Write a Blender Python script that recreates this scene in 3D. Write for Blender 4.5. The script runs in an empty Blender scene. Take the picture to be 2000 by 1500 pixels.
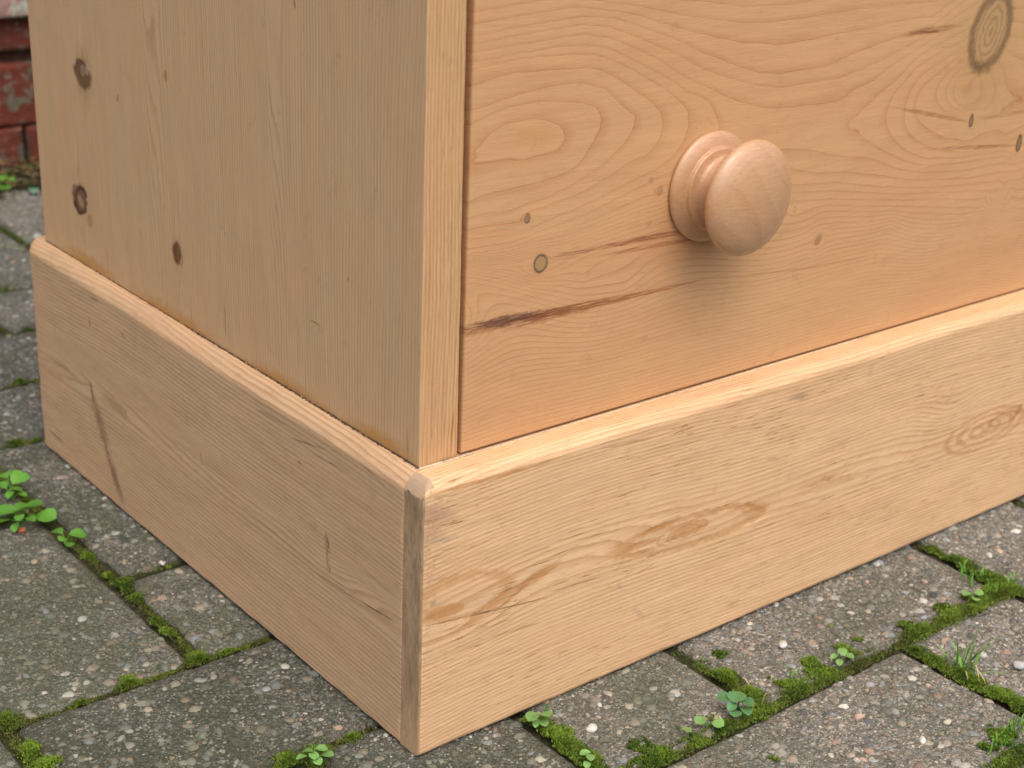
import bpy, math, random
import numpy as np
random.seed(7); rng = np.random.default_rng(11)
SC = bpy.context.scene; COL = SC.collection
U = 0.145                       # one plinth height in metres; everything below is laid out in plinth heights

# ------------------------------------------------------------------ camera
CR = np.array([[0.77828363, -0.62663703, 0.04000769],
               [-0.20773819, -0.31709089, -0.92536383],
               [0.59255332, 0.7118844, -0.37696309]])
CC = np.array([-2.51011078, -3.41325081, 3.0720963]); FPX = 3006.9
from mathutils import Matrix, Vector
cd = bpy.data.cameras.new('camera'); cam = bpy.data.objects.new('camera', cd); COL.objects.link(cam)
m = Matrix.Identity(4)
for i in range(3):
    m[i][0] = CR[0][i]; m[i][1] = -CR[1][i]; m[i][2] = -CR[2][i]; m[i][3] = CC[i]*U
cam.matrix_world = m
cd.sensor_width = 36; cd.lens = FPX/2000*36; cd.clip_start = 0.02; cd.clip_end = 200
cd.dof.use_dof = True; cd.dof.focus_distance = 5.15*U; cd.dof.aperture_fstop = 13
SC.camera = cam
SC.render.resolution_x = 1024; SC.render.resolution_y = 768

# ------------------------------------------------------------------ sky and sun
W = bpy.data.worlds.new('World'); SC.world = W; W.use_nodes = True
SUN_DIR = Vector((-0.16, -0.52, 1.0)).normalized()      # towards the sun
el = math.asin(SUN_DIR.z); az = math.atan2(SUN_DIR.x, SUN_DIR.y)
wn = W.node_tree; bg = wn.nodes['Background']
sky = wn.nodes.new('ShaderNodeTexSky'); sky.sky_type = 'NISHITA'; sky.sun_disc = False
sky.sun_elevation = el; sky.sun_rotation = az; sky.air_density = 1.0; sky.dust_density = 7.0; sky.ozone_density = 1.0
wn.links.new(sky.outputs[0], bg.inputs[0]); bg.inputs[1].default_value = 0.125
sd = bpy.data.lights.new('sun', 'SUN'); sd.energy = 1.1; sd.angle = math.radians(100); sd.color = (1, 0.95, 0.87)
so = bpy.data.objects.new('sun', sd); COL.objects.link(so)
so.rotation_euler = SUN_DIR.to_track_quat('Z', 'Y').to_euler()
SC.view_settings.view_transform = 'Standard'; SC.view_settings.look = 'None'
SC.view_settings.gamma = 1; SC.view_settings.exposure = 0.56

# ------------------------------------------------------------------ helpers
def unproj(px, py, axis, val):
    d = CR.T @ np.array([(px-1000)/FPX, (py-750)/FPX, 1.0])
    return CC + (val-CC[axis])/d[axis]*d
def tag(o, label=None, cat=None, group=None, kind=None):
    if label: o['label'] = label
    if cat: o['category'] = cat
    if group: o['group'] = group
    if kind: o['kind'] = kind
    return o
def link(o, parent=None, loc=None):
    COL.objects.link(o)
    if parent is not None: o.parent = parent
    if loc is not None: o.location = loc
    return o
def empty(name, loc=(0, 0, 0), parent=None):
    o = bpy.data.objects.new(name, None); o.empty_display_size = 0.02
    return link(o, parent, loc)
def mesh(name, V, F, mats=(), smooth=True, attrs=None, matidx=None):
    """V (n,3) in plinth heights; F list/array of tris or quads"""
    me = bpy.data.meshes.new(name)
    V = np.asarray(V, np.float32)*U
    if isinstance(F, np.ndarray):
        k = F.shape[1]; nf = len(F)
        me.vertices.add(len(V)); me.vertices.foreach_set('co', V.ravel())
        me.loops.add(nf*k); me.loops.foreach_set('vertex_index', F.astype(np.int32).ravel())
        me.polygons.add(nf)
        me.polygons.foreach_set('loop_start', np.arange(0, nf*k, k, dtype=np.int32))
        me.polygons.foreach_set('loop_total', np.full(nf, k, np.int32))
    else:
        me.from_pydata(V.tolist(), [], F)
    me.update(calc_edges=True)
    if smooth: me.polygons.foreach_set('use_smooth', np.ones(len(me.polygons), bool))
    if matidx is not None: me.polygons.foreach_set('material_index', np.asarray(matidx, np.int32))
    for k_, a in (attrs or {}).items():
        a = np.asarray(a, np.float32)
        if a.ndim == 1: at = me.attributes.new(k_, 'FLOAT', 'POINT'); at.data.foreach_set('value', a)
        else: at = me.attributes.new(k_, 'FLOAT_VECTOR', 'POINT'); at.data.foreach_set('vector', a.ravel())
    for mm in mats: me.materials.append(mm)
    me.validate()
    return me

class NT:
    """small node-building helper"""
    def __init__(s, name):
        s.m = bpy.data.materials.new(name); s.m.use_nodes = True; s.t = s.m.node_tree
        s.b = s.t.nodes['Principled BSDF']
    def put(s, sock, v):
        if v is None: return
        if isinstance(v, bpy.types.NodeSocket): s.t.links.new(v, sock)
        else:
            if sock.type == 'RGBA' and len(v) == 3: v = (*v, 1)
            sock.default_value = v
    def n(s, t, **kw):
        nd = s.t.nodes.new(t)
        for k, v in kw.items(): setattr(nd, k, v)
        return nd
    def math(s, op, a, b=None, c=None, clamp=False):
        nd = s.n('ShaderNodeMath', operation=op, use_clamp=clamp)
        s.put(nd.inputs[0], a); s.put(nd.inputs[1], b); s.put(nd.inputs[2], c); return nd.outputs[0]
    def vmath(s, op, a, b=None):
        nd = s.n('ShaderNodeVectorMath', operation=op)
        s.put(nd.inputs[0], a); s.put(nd.inputs[1], b)
        return nd.outputs['Value'] if op in ('LENGTH', 'DOT_PRODUCT', 'DISTANCE') else nd.outputs[0]
    def noise(s, vec, scale, detail=2, rough=0.5, dist=0, out=0):
        nd = s.n('ShaderNodeTexNoise'); s.put(nd.inputs['Vector'], vec)
        nd.inputs['Scale'].default_value = scale; nd.inputs['Detail'].default_value = detail
        nd.inputs['Roughness'].default_value = rough; nd.inputs['Distortion'].default_value = dist
        return nd.outputs[out]
    def vor(s, vec, scale, feature='F1', rand=1.0):
        nd = s.n('ShaderNodeTexVoronoi', feature=feature); s.put(nd.inputs['Vector'], vec)
        nd.inputs['Scale'].default_value = scale; nd.inputs['Randomness'].default_value = rand
        return nd
    def rng(s, v, a, b, c=0.0, d=1.0, smooth=False):
        nd = s.n('ShaderNodeMapRange'); nd.interpolation_type = 'SMOOTHSTEP' if smooth else 'LINEAR'
        s.put(nd.inputs[0], v)
        for i, x in enumerate((a, b, c, d)): s.put(nd.inputs[i+1], x)
        return nd.outputs[0]
    def mix(s, f, a, b, mode='MIX'):
        nd = s.n('ShaderNodeMix', data_type='RGBA', blend_type=mode)
        s.put(nd.inputs[0], f); s.put(nd.inputs[6], a); s.put(nd.inputs[7], b); return nd.outputs[2]
    def ramp(s, f, stops, interp='LINEAR'):
        nd = s.n('ShaderNodeValToRGB'); s.put(nd.inputs[0], f); cr = nd.color_ramp; cr.interpolation = interp
        while len(cr.elements) < len(stops): cr.elements.new(0.5)
        for e, (p, c) in zip(cr.elements, stops):
            e.position = p; e.color = (*c, 1) if len(c) == 3 else c
        return nd.outputs[0]
    def attr(s, name, out=1):
        nd = s.n('ShaderNodeAttribute', attribute_name=name); return nd.outputs[out]
    def bump(s, h, dist, strength=1.0, normal=None):
        nd = s.n('ShaderNodeBump'); s.put(nd.inputs['Height'], h)
        nd.inputs['Distance'].default_value = dist; nd.inputs['Strength'].default_value = strength
        if normal is not None: s.put(nd.inputs['Normal'], normal)
        return nd.outputs[0]
    def xyz(s, x, y, z=0.0):
        nd = s.n('ShaderNodeCombineXYZ'); s.put(nd.inputs[0], x); s.put(nd.inputs[1], y); s.put(nd.inputs[2], z); return nd.outputs[0]
    def sep(s, v):
        nd = s.n('ShaderNodeSeparateXYZ'); s.put(nd.inputs[0], v); return nd.outputs
    def done(s, col=None, rough=None, nrm=None, spec=None, sss=None):
        s.put(s.b.inputs['Base Color'], col); s.put(s.b.inputs['Roughness'], rough)
        if nrm is not None: s.put(s.b.inputs['Normal'], nrm)
        if spec is not None: s.b.inputs['Specular IOR Level'].default_value = spec
        return s.m

# ------------------------------------------------------------------ ring fields: traced growth-ring contours, interpolated smoothly over a board
def tps(P, val, lam=1e-4):
    P = np.array(P, float); n = len(P)
    d = np.linalg.norm(P[:, None]-P[None], axis=2); K = np.where(d > 0, d*d*np.log(d+1e-12), 0)+lam*np.eye(n)
    Q = np.c_[np.ones(n), P]; A = np.zeros((n+3, n+3)); A[:n, :n] = K; A[:n, n:] = Q; A[n:, :n] = Q.T
    w = np.linalg.solve(A, np.r_[np.array(val, float), 0, 0, 0])
    def f(X):
        out = np.empty(len(X))
        for i in range(0, len(X), 20000):
            x = X[i:i+20000]; r = np.linalg.norm(x[:, None]-P[None], axis=2)
            out[i:i+20000] = (r*r*np.log(r+1e-12))@w[:n]+w[n]+x@w[n+1:]
        return out
    return f
def resample(pts, n=None, step=0.05):
    pts = np.array(pts, float)
    seg = np.linalg.norm(np.diff(pts, axis=0), axis=1); s = np.r_[0, np.cumsum(seg)]
    k = max(2, int(s[-1]/step)+1); q = np.linspace(0, s[-1], k)
    return np.c_[np.interp(q, s, pts[:, 0]), np.interp(q, s, pts[:, 1])]

# ------------------------------------------------------------------ board: a rounded plate with dense faces that carry the grain coordinates
def axis(lo, hi, rl, rh, thick, step, bevel=False):
    t, p, d = [], [], []
    def side(r):
        ds = list(np.linspace(thick, r, max(3, int((thick-r)/step)+2)))[:-1]
        T = [(-(r*math.pi/2)-(x-r), 0.0, x) for x in ds]             # (param offset from lo+r, pos, drop)
        for a in np.linspace(math.pi/2, 0, 7)[:-1]: T.append((-r*a, r-r*math.sin(a), r-r*math.cos(a)))
        return T
    for o, ps, dr in side(rl): t.append(lo+rl+o); p.append(lo+ps); d.append(dr)
    n = max(2, int((hi-rh-lo-rl)/step)+2)
    for x in np.linspace(lo+rl, hi-rh, n): t.append(x); p.append(x); d.append(0)
    def bev(r):
        ds = list(np.linspace(thick, r*1.1, max(3, int((thick-r)/step)+2)))[:-1]
        T = [(-(r*1.45)-(x-r*1.1), 0.0, x) for x in ds]
        for q in np.linspace(1, 0, 9)[:-1]: T.append((-r*1.45*q, r*(1-q)**1.7, r*1.1*q))
        return T
    for o, ps, dr in (bev(rh) if bevel else side(rh))[::-1]: t.append(hi-rh-o); p.append(hi-ps); d.append(dr)
    return np.array(t), np.array(p), np.array(d)
def plate(name, org, uv, vv, U0, U1, V0, V1, thick, r, step, mats, field, grain='u', endmat=False, warp=None, taper=0, wear=0.0, bevel=False, post=None):
    """r = (u low, u high, v low, v high) edge radii"""
    tu, pu, du = axis(U0, U1, r[0], r[1], thick, step); tv, pv, dv = axis(V0, V1, r[2], r[3], thick, step, bevel)
    nu, nv = len(tu), len(tv)
    PU, PV = np.meshgrid(pu, pv, indexing='ij'); DU, DV = np.meshgrid(du, dv, indexing='ij'); TU, TV = np.meshgrid(tu, tv, indexing='ij')
    D = np.minimum(thick, np.hypot(DU, DV))
    if wear:   # hand-worn edges: the arris wanders a little
        ph = rng.uniform(0, 6.28, 6)
        wv = sum(np.sin(PU*k+ph[i])+np.sin(PV*k*1.3+ph[i]) for i, k in enumerate((3, 7.3, 13, 21, 34, 55)))/6
        edge = np.clip((np.hypot(DU, DV) > 0)*1.0, 0, 1)*(np.hypot(DU, DV) < 0.9*thick)
        D = np.clip(D+wear*wv*edge, 0, thick)
    if taper: PU = PU+taper*(PU-U0)*(PV-V0)
    uv, vv = np.array(uv, float), np.array(vv, float); nrm = np.cross(uv, vv)
    P = np.array(org, float)+PU[..., None]*uv+PV[..., None]*vv-D[..., None]*nrm
    if post is not None: P = post(P)
    i, j = np.meshgrid(np.arange(nu-1), np.arange(nv-1), indexing='ij')
    a = (i*nv+j).ravel(); F = np.c_[a, a+nv, a+nv+1, a+1]
    G = np.c_[TU.ravel(), TV.ravel()]
    ring = field(G) if field is not None else np.zeros(len(G))
    g = np.c_[G[:, 0], G[:, 1], np.zeros(len(G))] if grain == 'u' else np.c_[G[:, 1], G[:, 0], np.zeros(len(G))]
    mi = None
    if endmat:
        mi = ((DU[:-1, :-1] > r[0]*0.25) & (PU[:-1, :-1] < U0+r[0]) | ((PU[:-1, :-1] < .043) & (TV[:-1, :-1] > .975) & (D[:-1, :-1] < .104))).ravel().astype(int)
    return mesh(name, P.reshape(-1, 3), F, mats, True, {'ring': ring, 'g': g}, mi)

# ------------------------------------------------------------------ wood material
def wood(name, early, late, marks=(), lstr=0.55, dash=0.5, streak=0.5, grey=0.0, rough=0.5, sw=1.0, seed=0.0, ringw=0.35, coat=0.0, ringamp=0.25, yellow=(0.52, 0.34, 0.17), ystr=0.25, bumpk=1.0, pores=1.0, dcol=.45, dthr=.655, pk=.30, pv=.42):
    t = NT(name)
    g = t.attr('g'); ring = t.attr('ring', 2)
    go = t.vmath('ADD', g, (seed, seed*1.7, 0))
    wob = t.math('MULTIPLY', t.math('SUBTRACT', t.noise(t.vmath('MULTIPLY', go, (9, 30, 1)), 1, 3, .6), .5), ringamp*2)
    rn = t.math('ADD', ring, wob)
    fr = t.math('FRACT', rn)
    lat = t.ramp(fr, [(0, (0,)*3), (max(0.02, 1-ringw-.2), (.03,)*3), (1-ringw*pk, (pv,)*3), (.962, (1,)*3), (1, (0,)*3)])
    vary = t.noise(t.vmath('MULTIPLY', go, (3, 9, 1)), 1, 3, .6)
    lat2 = t.math('MULTIPLY', lat, t.rng(vary, .3, .7, .45, 1.0))
    # fibres follow the rings
    f1 = t.noise(t.vmath('MULTIPLY', go, (4*sw, 95, 1)), 1, 4, .72)
    f2 = t.noise(t.vmath('MULTIPLY', go, (16*sw, 260, 1)), 1, 3, .7)
    big = t.noise(t.vmath('MULTIPLY', go, (.9, 2.2, 1)), 1.3, 3, .55)
    col = t.mix(t.math('MULTIPLY', lat2, lstr), early, late)
    col = t.mix(t.math('MULTIPLY', t.rng(big, .35, .7), ystr), col, yellow)
    pink = t.noise(t.vmath('MULTIPLY', t.vmath('ADD', go, (7, 3, 0)), (1.1, 3.2, 1)), 1.6, 2, .5)
    col = t.mix(t.math('MULTIPLY', t.rng(pink, .42, .75), .35), col, tuple(c*k for c, k in zip(early, (1.0, .84, .80))))
    k = t.math('MULTIPLY_ADD', t.math('SUBTRACT', f1, .5), streak, 1.0)
    k = t.math('MULTIPLY', k, t.math('MULTIPLY_ADD', t.math('SUBTRACT', f2, .5), streak*.5, 1.0))
    col = t.mix(1.0, col, t.xyz(k, k, k), 'MULTIPLY')
    # short open pores / torn dashes lying along the grain
    dn = t.noise(t.vmath('MULTIPLY', go, (8, 135, 1)), 1, 3, .6)
    dm = t.math('MULTIPLY', t.rng(dn, dthr, dthr+.08), t.rng(t.noise(t.vmath('MULTIPLY', go, (2, 5, 1)), 1, 2, .5), .40, .6))
    dm = t.math('MULTIPLY', dm, dash)
    col = t.mix(dm, col, tuple(c*dcol for c in late))
    warpv = t.noise(t.vmath('MULTIPLY', go, (1, 1, 1)), 26, 3, .65, out=1)
    warpv = t.vmath('SUBTRACT', warpv, (.5, .5, .5))
    fine = t.noise(go, 130, 2, .6)
    hgt = t.math('ADD', t.math('MULTIPLY', f2, .6), t.math('MULTIPLY', lat, -.15))
    hgt = t.math('SUBTRACT', hgt, dm)
    for mk in marks:
        (cx, cy, rx, ry, ang, c, s, kind) = mk[:8]; wq = mk[8] if len(mk) > 8 else 1.0
        p = t.vmath('ADD', g, t.vmath('MULTIPLY', warpv, (rx*.5*wq if kind != 'line' else .012, ry*.9*wq, 0)))
        p = t.vmath('SUBTRACT', p, (cx, cy, 0))
        ca, sa = math.cos(ang), math.sin(ang)
        lx = t.vmath('DOT_PRODUCT', p, (ca/rx, sa/rx, 0)); ly = t.vmath('DOT_PRODUCT', p, (-sa/ry, ca/ry, 0))
        r = t.vmath('LENGTH', t.xyz(lx, ly, 0))
        if kind == 'halo':
            f = t.rng(r, .2, 1.0, 1, 0, True)
        elif kind == 'ring':
            f = t.math('MULTIPLY', t.rng(r, .62, .84, 0, 1, True), t.rng(r, .9, 1.12, 1, 0, True))
        elif kind == 'rings':
            w = t.math('MULTIPLY_ADD', t.math('SINE', t.math('MULTIPLY', r, 24.0)), .5, .5)
            f = t.math('MULTIPLY', t.rng(w, .35, .9, .0, 1), t.rng(r, .9, 1.05, 1, 0, True))
        elif kind == 'spot':
            f = t.rng(r, .72, 1.08, 1, 0, True)
        else:
            f = t.rng(r, .55, 1.15, 1, 0, True)
            br = t.noise(t.vmath('MULTIPLY', go, (10, 120, 1)), 1, 2, .6)
            f = t.math('MULTIPLY', f, t.rng(br, .36, .56, .25, 1))
        f = t.math('MULTIPLY', f, t.math('MULTIPLY', t.rng(fine, .25, .7, .72, 1), s))
        col = t.mix(f, col, c)
        if kind in ('ring', 'line') and s > .4: hgt = t.math('SUBTRACT', hgt, t.math('MULTIPLY', f, .7))
    # faint handling dirt
    dirt = t.rng(t.noise(go, 5, 5, .7), .56, .78)
    col = t.mix(t.math('MULTIPLY', dirt, .10+grey), col, (.22, .15, .10))
    d2 = t.rng(t.noise(t.vmath('ADD', go, (11, 4, 0)), 11, 4, .7), .60, .70)
    col = t.mix(t.math('MULTIPLY', d2, .16), col, (.20, .12, .07))
    sp = t.rng(t.noise(go, 75, 1, .5), .70, .78)
    col = t.mix(t.math('MULTIPLY', sp, .12*pores), col, (.20, .10, .05))
    rg = t.rng(t.noise(t.vmath('MULTIPLY', go, (3, 14, 1)), 1, 3, .6), .3, .7, rough-.07, rough+.09)
    nb = t.bump(hgt, .00022*bumpk, .8)
    nb = t.bump(t.noise(t.vmath('MULTIPLY', go, (1.5, 5, 1)), 1.4, 2, .5), .0016, .5, nb)
    t.b.inputs['Coat Weight'].default_value = coat; t.b.inputs['Coat Roughness'].default_value = .35
    return t.done(col, rg, nb, .30)

# pixel marks -> board coordinates
def mk_front(y):        # board facing the camera's right: coordinates (x, z)
    return lambda px, py: unproj(px, py, 1, y)[[0, 2]]
def mk_side(x):         # board facing left: coordinates (-y, z)
    def f(px, py):
        q = unproj(px, py, 0, x); return np.array([-q[1], q[2]])
    return f
def mark(to, c, tip, half, col, s, kind, warp=1.0, swap=False):
    """c centre pixel, tip = pixel at the end of the long axis, half = half width (plinth heights)"""
    a = to(*c); b = to(*tip)
    if swap: a, b = a[::-1], b[::-1]
    v = b-a
    return (float(a[0]), float(a[1]), float(np.hypot(*v)), half, math.atan2(v[1], v[0]), col, s, kind, warp)
def line(to, p, q, half, col, s, swap=False, kind='line'):
    return mark(to, ((p[0]+q[0])/2, (p[1]+q[1])/2), q, half, col, s, kind, swap=swap)

TX, TY = 0.0646, 0.1157        # the carcass stands this far in from the plinth's faces
DK = (.085, .035, .018); BR = (.25, .105, .035); GR = (.16, .11, .065); OR = (.50, .25, .09)

# ------------------------------------------------------------------ the chest
chest = empty('chest_of_drawers')
tag(chest, 'waxed pine chest of drawers with round wooden knob, standing on mossy block paving', 'chest of drawers')

# ---- drawer front
fr = mk_front(TY)
z6 = lambda L: [(780+.35*x, .35*y) for x, y in L]
z7 = lambda L: [(1300+.35*x, .35*y) for x, y in L]
z8 = lambda L: [(780+.4*x, 400+.4*y) for x, y in L]
CT = [
 (10.2, z6([(620, 760), (650, 715), (760, 705), (850, 730), (880, 770), (800, 805), (720, 835), (640, 815)])),
 (9, z6([(370, 715), (600, 600), (800, 565), (1000, 580), (1090, 600), (1125, 660), (1105, 740), (1060, 820), (1010, 900), (960, 945), (800, 1010), (560, 1060), (430, 1095), (370, 1130)])),
 (8, z6([(370, 630), (560, 570), (700, 520), (860, 480), (1020, 465), (1150, 500), (1240, 590), (1325, 660), (1270, 780), (1150, 900), (1090, 950), (960, 1030), (860, 1085), (640, 1170), (400, 1200), (365, 1225)])),
 (7, z6([(370, 500), (600, 420), (900, 390), (1080, 385), (1180, 420), (1300, 500), (1400, 570), (1470, 640), (1455, 740), (1425, 830), (1300, 890), (1180, 970), (1020, 1070), (850, 1130), (760, 1175)])),
 (6, z6([(370, 410), (480, 370), (700, 320), (900, 310), (1080, 305), (1200, 340), (1320, 400), (1480, 500), (1580, 580), (1610, 660), (1590, 780), (1540, 850), (1460, 930), (1330, 990), (1180, 1070), (1080, 1120), (900, 1200), (640, 1300), (380, 1330)])),
 (5, z6([(380, 360), (700, 300), (880, 265), (1060, 255), (1160, 270), (1300, 340), (1480, 430), (1600, 510), (1720, 560), (1785, 690), (1740, 800), (1640, 880), (1520, 960), (1380, 1020), (1100, 1160), (900, 1250), (640, 1350), (380, 1380)])),
 (4, z6([(380, 300), (900, 215), (1040, 195), (1200, 220), (1400, 310), (1600, 440), (1740, 500), (1860, 560), (1960, 585)])+z7([(500, 600), (620, 615), (760, 595), (980, 570), (1050, 500), (1160, 450), (1290, 350), (1420, 270)])),
 (4, z7([(640, 830), (800, 830), (950, 865), (1150, 880), (1300, 940), (1450, 960), (1650, 950), (2000, 880)])),
 (4, z6([(1520, 1030), (1200, 1170), (900, 1300), (640, 1380), (370, 1425)])),
 (5, z7([(1640, 190), (1500, 260), (1400, 330), (1300, 440), (1200, 520), (1100, 620), (1028, 690), (1100, 760), (1200, 830), (1350, 900), (1450, 920), (1650, 905), (2000, 850)])),
 (6, z7([(1650, 240), (1550, 290), (1400, 380), (1290, 510), (1240, 600), (1235, 690), (1260, 760), (1340, 840), (1450, 880), (1650, 875), (2000, 820)])),
 (7, z7([(1640, 280), (1500, 370), (1400, 450), (1340, 580), (1330, 680), (1380, 770), (1500, 830), (1650, 850), (1900, 800)])),
 (8, z7([(1640, 320), (1440, 480), (1400, 570), (1400, 640), (1450, 710), (1560, 770), (1680, 765), (1850, 720)])),
 (9, z7([(1670, 330), (1580, 400), (1510, 500), (1520, 570), (1560, 620), (1680, 660), (1850, 640), (1930, 560), (1890, 440)])),
 (10, z7([(1680, 370), (1600, 430), (1560, 520), (1600, 600), (1700, 640), (1800, 600), (1835, 500), (1820, 430)])),
 (11, z7([(1640, 430), (1610, 500), (1610, 560), (1700, 610), (1760, 520), (1740, 430)])),
 (3, z6([(600, 210), (1000, 140), (1150, 150), (1350, 220), (1560, 310), (1700, 390), (1850, 440), (2000, 480)])+z7([(640, 490), (960, 440), (1100, 390), (1250, 320), (1420, 225)])),
 (2, z6([(380, 210), (700, 150), (1050, 95), (1200, 100), (1350, 150), (1560, 230), (1750, 320), (2000, 410)])+z7([(640, 415), (900, 370), (1100, 280), (1300, 210), (1450, 170)])),
 (1, z6([(380, 140), (1000, 40), (1300, 80), (1600, 170), (1900, 240)])+z7([(640, 255), (860, 215), (1100, 170), (1300, 120), (1500, 90)])),
 (0, z6([(380, 80), (700, 20)])+[]), (0, z6([(1300, 30), (1600, 90), (1900, 130)])+z7([(560, 130), (800, 100), (1100, 50)])),
 (-1, z6([(1700, 10), (1950, 40)])+z7([(700, 30), (800, 10)])),
 (3, z7([(700, 935), (850, 965), (1000, 955), (1200, 975), (1350, 1000), (1700, 990), (2000, 930)])),
 (2, z7([(720, 1030), (950, 1015), (1200, 1040), (1500, 1045), (2000, 990)])),
 (1, z7([(700, 1070), (950, 1060), (1300, 1080), (2000, 1050)])),
 (0, z7([(720, 1120), (900, 1110), (1400, 1110), (2000, 1100)])),
 (-1, z7([(740, 1190), (900, 1140), (1300, 1150), (2000, 1160)])),
 (-2, z6([(1500, 1230), (1200, 1330), (1000, 1400)])),
 (-4, z8([(320, 300), (560, 320), (900, 330)])),
]
P_, V_ = [], []
for lv, pts in CT:
    if len(pts) < 2: continue
    q = resample([fr(*p) for p in pts], step=.055)
    P_ += q.tolist(); V_ += [lv]*len(q)
for x in (.2, .9, 1.6, 2.3, 3.0, 4, 5, 6):
    for z, lv in ((1.0, -34), (1.1, -27), (1.2, -20.5), (1.3, -14.5), (1.38, -10), (1.45, -6.5)): P_.append((x, z)); V_.append(lv+.6*math.sin(x*2+z*3))
for x in (4, 5, 6):
    for z, lv in ((1.65, 2), (1.9, 4), (2.1, 2), (2.6, -6)): P_.append((x, z)); V_.append(lv)
for x in (.2, 1.2, 2.2):
    P_.append((x, 2.8)); V_.append(-7)
f_dr = tps(P_, V_, 2e-5)
KN = [  # centre px, edge px (long axis), half width
 ((1935, 62), (1965, -18), .125), ((1897, 236), (1899, 223), .014), ((1990, 280), (1993, 263), .018),
 ((1056, 515), (1058, 496), .028), ((1030, 427), (1031, 417), .012), ((1289, 373), (1291, 363), .012), ((1598, 468), (1604, 458), .012), ((1552, 410), (1553, 404), .008)]
knots2 = [(fr(*c), float(np.hypot(*(fr(*e)-fr(*c)))), h) for c, e, h in KN]
def field_drawer(G):
    G = G.copy()
    for (c, a, b) in knots2[1:]:
        dz = G[:, 1]-c[1]; d2 = ((G[:, 0]-c[0])/(b*3.2))**2+(dz/(a*2.6))**2
        G[:, 1] -= np.where(d2 < 12, np.tanh(dz/(a*.5))*a*1.05*np.exp(-d2), 0)
    return f_dr(G)
dm = []
def K(c, e, h, core, rim, s=1.0, halo=1.7):
    dm.append(mark(fr, c, (c[0]+(e[0]-c[0])*halo, c[1]+(e[1]-c[1])*halo), h*halo, (.42, .25, .11), .75*s, 'halo'))
    dm.append(mark(fr, c, e, h, core, .85*s, 'spot', .4))
    dm.append(mark(fr, c, e, h*.75, (.20, .12, .06), .55*s, 'rings', .5))
    dm.append(mark(fr, c, e, h*1.05, rim, .9*s, 'ring', .35))
dm.append(mark(fr, (1930, 90), (1950, 330), .40, (.43, .28, .125), .55, 'halo'))
K(*KN[0], (.42, .27, .13), (.12, .07, .035), .85, 1.3)
K(*KN[1], (.20, .13, .08), DK); K(*KN[2], (.20, .13, .08), DK)
K(*KN[3], (.40, .25, .12), (.10, .07, .05), 1.0, 1.7)
K(*KN[4], (.22, .14, .09), (.13, .08, .06), .9); K(*KN[5], (.38, .22, .13), (.24, .14, .09), .55)
dm += [mark(fr, (1598, 468), (1604, 456), .018, (.27, .15, .08), .75, 'spot'),
       mark(fr, (1272, 352), (1273, 345), .012, (.32, .19, .12), .6, 'spot'), mark(fr, (1268, 437), (1269, 430), .012, (.34, .20, .12), .5, 'spot'),
       mark(fr, (1552, 410), (1553, 404), .008, (.3, .17, .09), .6, 'ring'),
       line(fr, (860, 658), (1190, 591), .024, (.26, .10, .035), .85), line(fr, (900, 643), (1100, 606), .020, (.115, .048, .034), 1.0),
       line(fr, (960, 632), (1085, 609), .010, (.075, .034, .028), .9, kind='halo'),
       line(fr, (1000, 628), (1290, 566), .015, (.24, .085, .03), .9), line(fr, (1130, 602), (1380, 546), .009, (.34, .13, .05), .85),
       line(fr, (1160, 486), (1360, 447), .012, (.27, .08, .04), .95), line(fr, (1170, 501), (1390, 460), .009, (.36, .13, .06), .8),
       line(fr, (1080, 502), (1170, 487), .008, (.27, .12, .06), .85), line(fr, (1060, 507), (1150, 495), .014, (.42, .22, .10), .5),
       line(fr, (1760, 70), (1885, 48), .016, (.27, .12, .05), .8), line(fr, (1770, 66), (1840, 62), .007, (.22, .09, .04), .8),
       line(fr, (1745, 210), (1900, 240), .010, (.30, .15, .06), .8), line(fr, (1900, 236), (2040, 212), .009, (.33, .17, .08), .6),
       line(fr, (1820, 292), (1985, 284), .009, (.30, .15, .06), .85), line(fr, (940, 445), (1030, 430), .010, (.48, .24, .10), .6),
       mark(fr, (1898, 160), (1888, 172), .012, (.45, .22, .12), .7, 'spot'),
       mark(fr, (1042, 270), (1085, 266), .042, (.55, .29, .12), .45, 'spot', .5),
       line(fr, (1025, 450), (905, 458), .010, (.5, .25, .11), .5), line(fr, (1500, 540), (1700, 500), .006, (.45, .22, .09), .5),
       line(fr, (1400, 545), (1620, 520), .004, (.40, .20, .09), .6)]
M_dr = wood('drawer_pine', (.560, .322, .165), (.330, .118, .028), dm, lstr=1.0, dash=.22, streak=.32, pk=.30, pv=.42, rough=.46, seed=3.1, ringw=.17, coat=.12, ringamp=.10, yellow=(.56, .36, .175), ystr=.4)
xl = float(fr(901.5, 884)[0])
drawer = link(bpy.data.objects.new('drawer', plate('drawer', (0, TY, 0), (1, 0, 0), (0, 0, 1), xl, 5.98, 1.0065, 2.80, .14, (.010, .010, .008, .010), .0085, [M_dr], field_drawer)), chest)
# drawer box behind the front
def box(name, x0, x1, y0, y1, z0, z1, mat):
    V = [(x, y, z) for x in (x0, x1) for y in (y0, y1) for z in (z0, z1)]
    F = [(0, 1, 3, 2), (4, 6, 7, 5), (0, 4, 5, 1), (2, 3, 7, 6), (0, 2, 6, 4), (1, 5, 7, 3)]
    return mesh(name, V, F, [mat], False, {'ring': np.array([v[2]*40+v[1]*20 for v in V]), 'g': np.array([(v[0], v[1]+v[2], 0) for v in V])})

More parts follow.
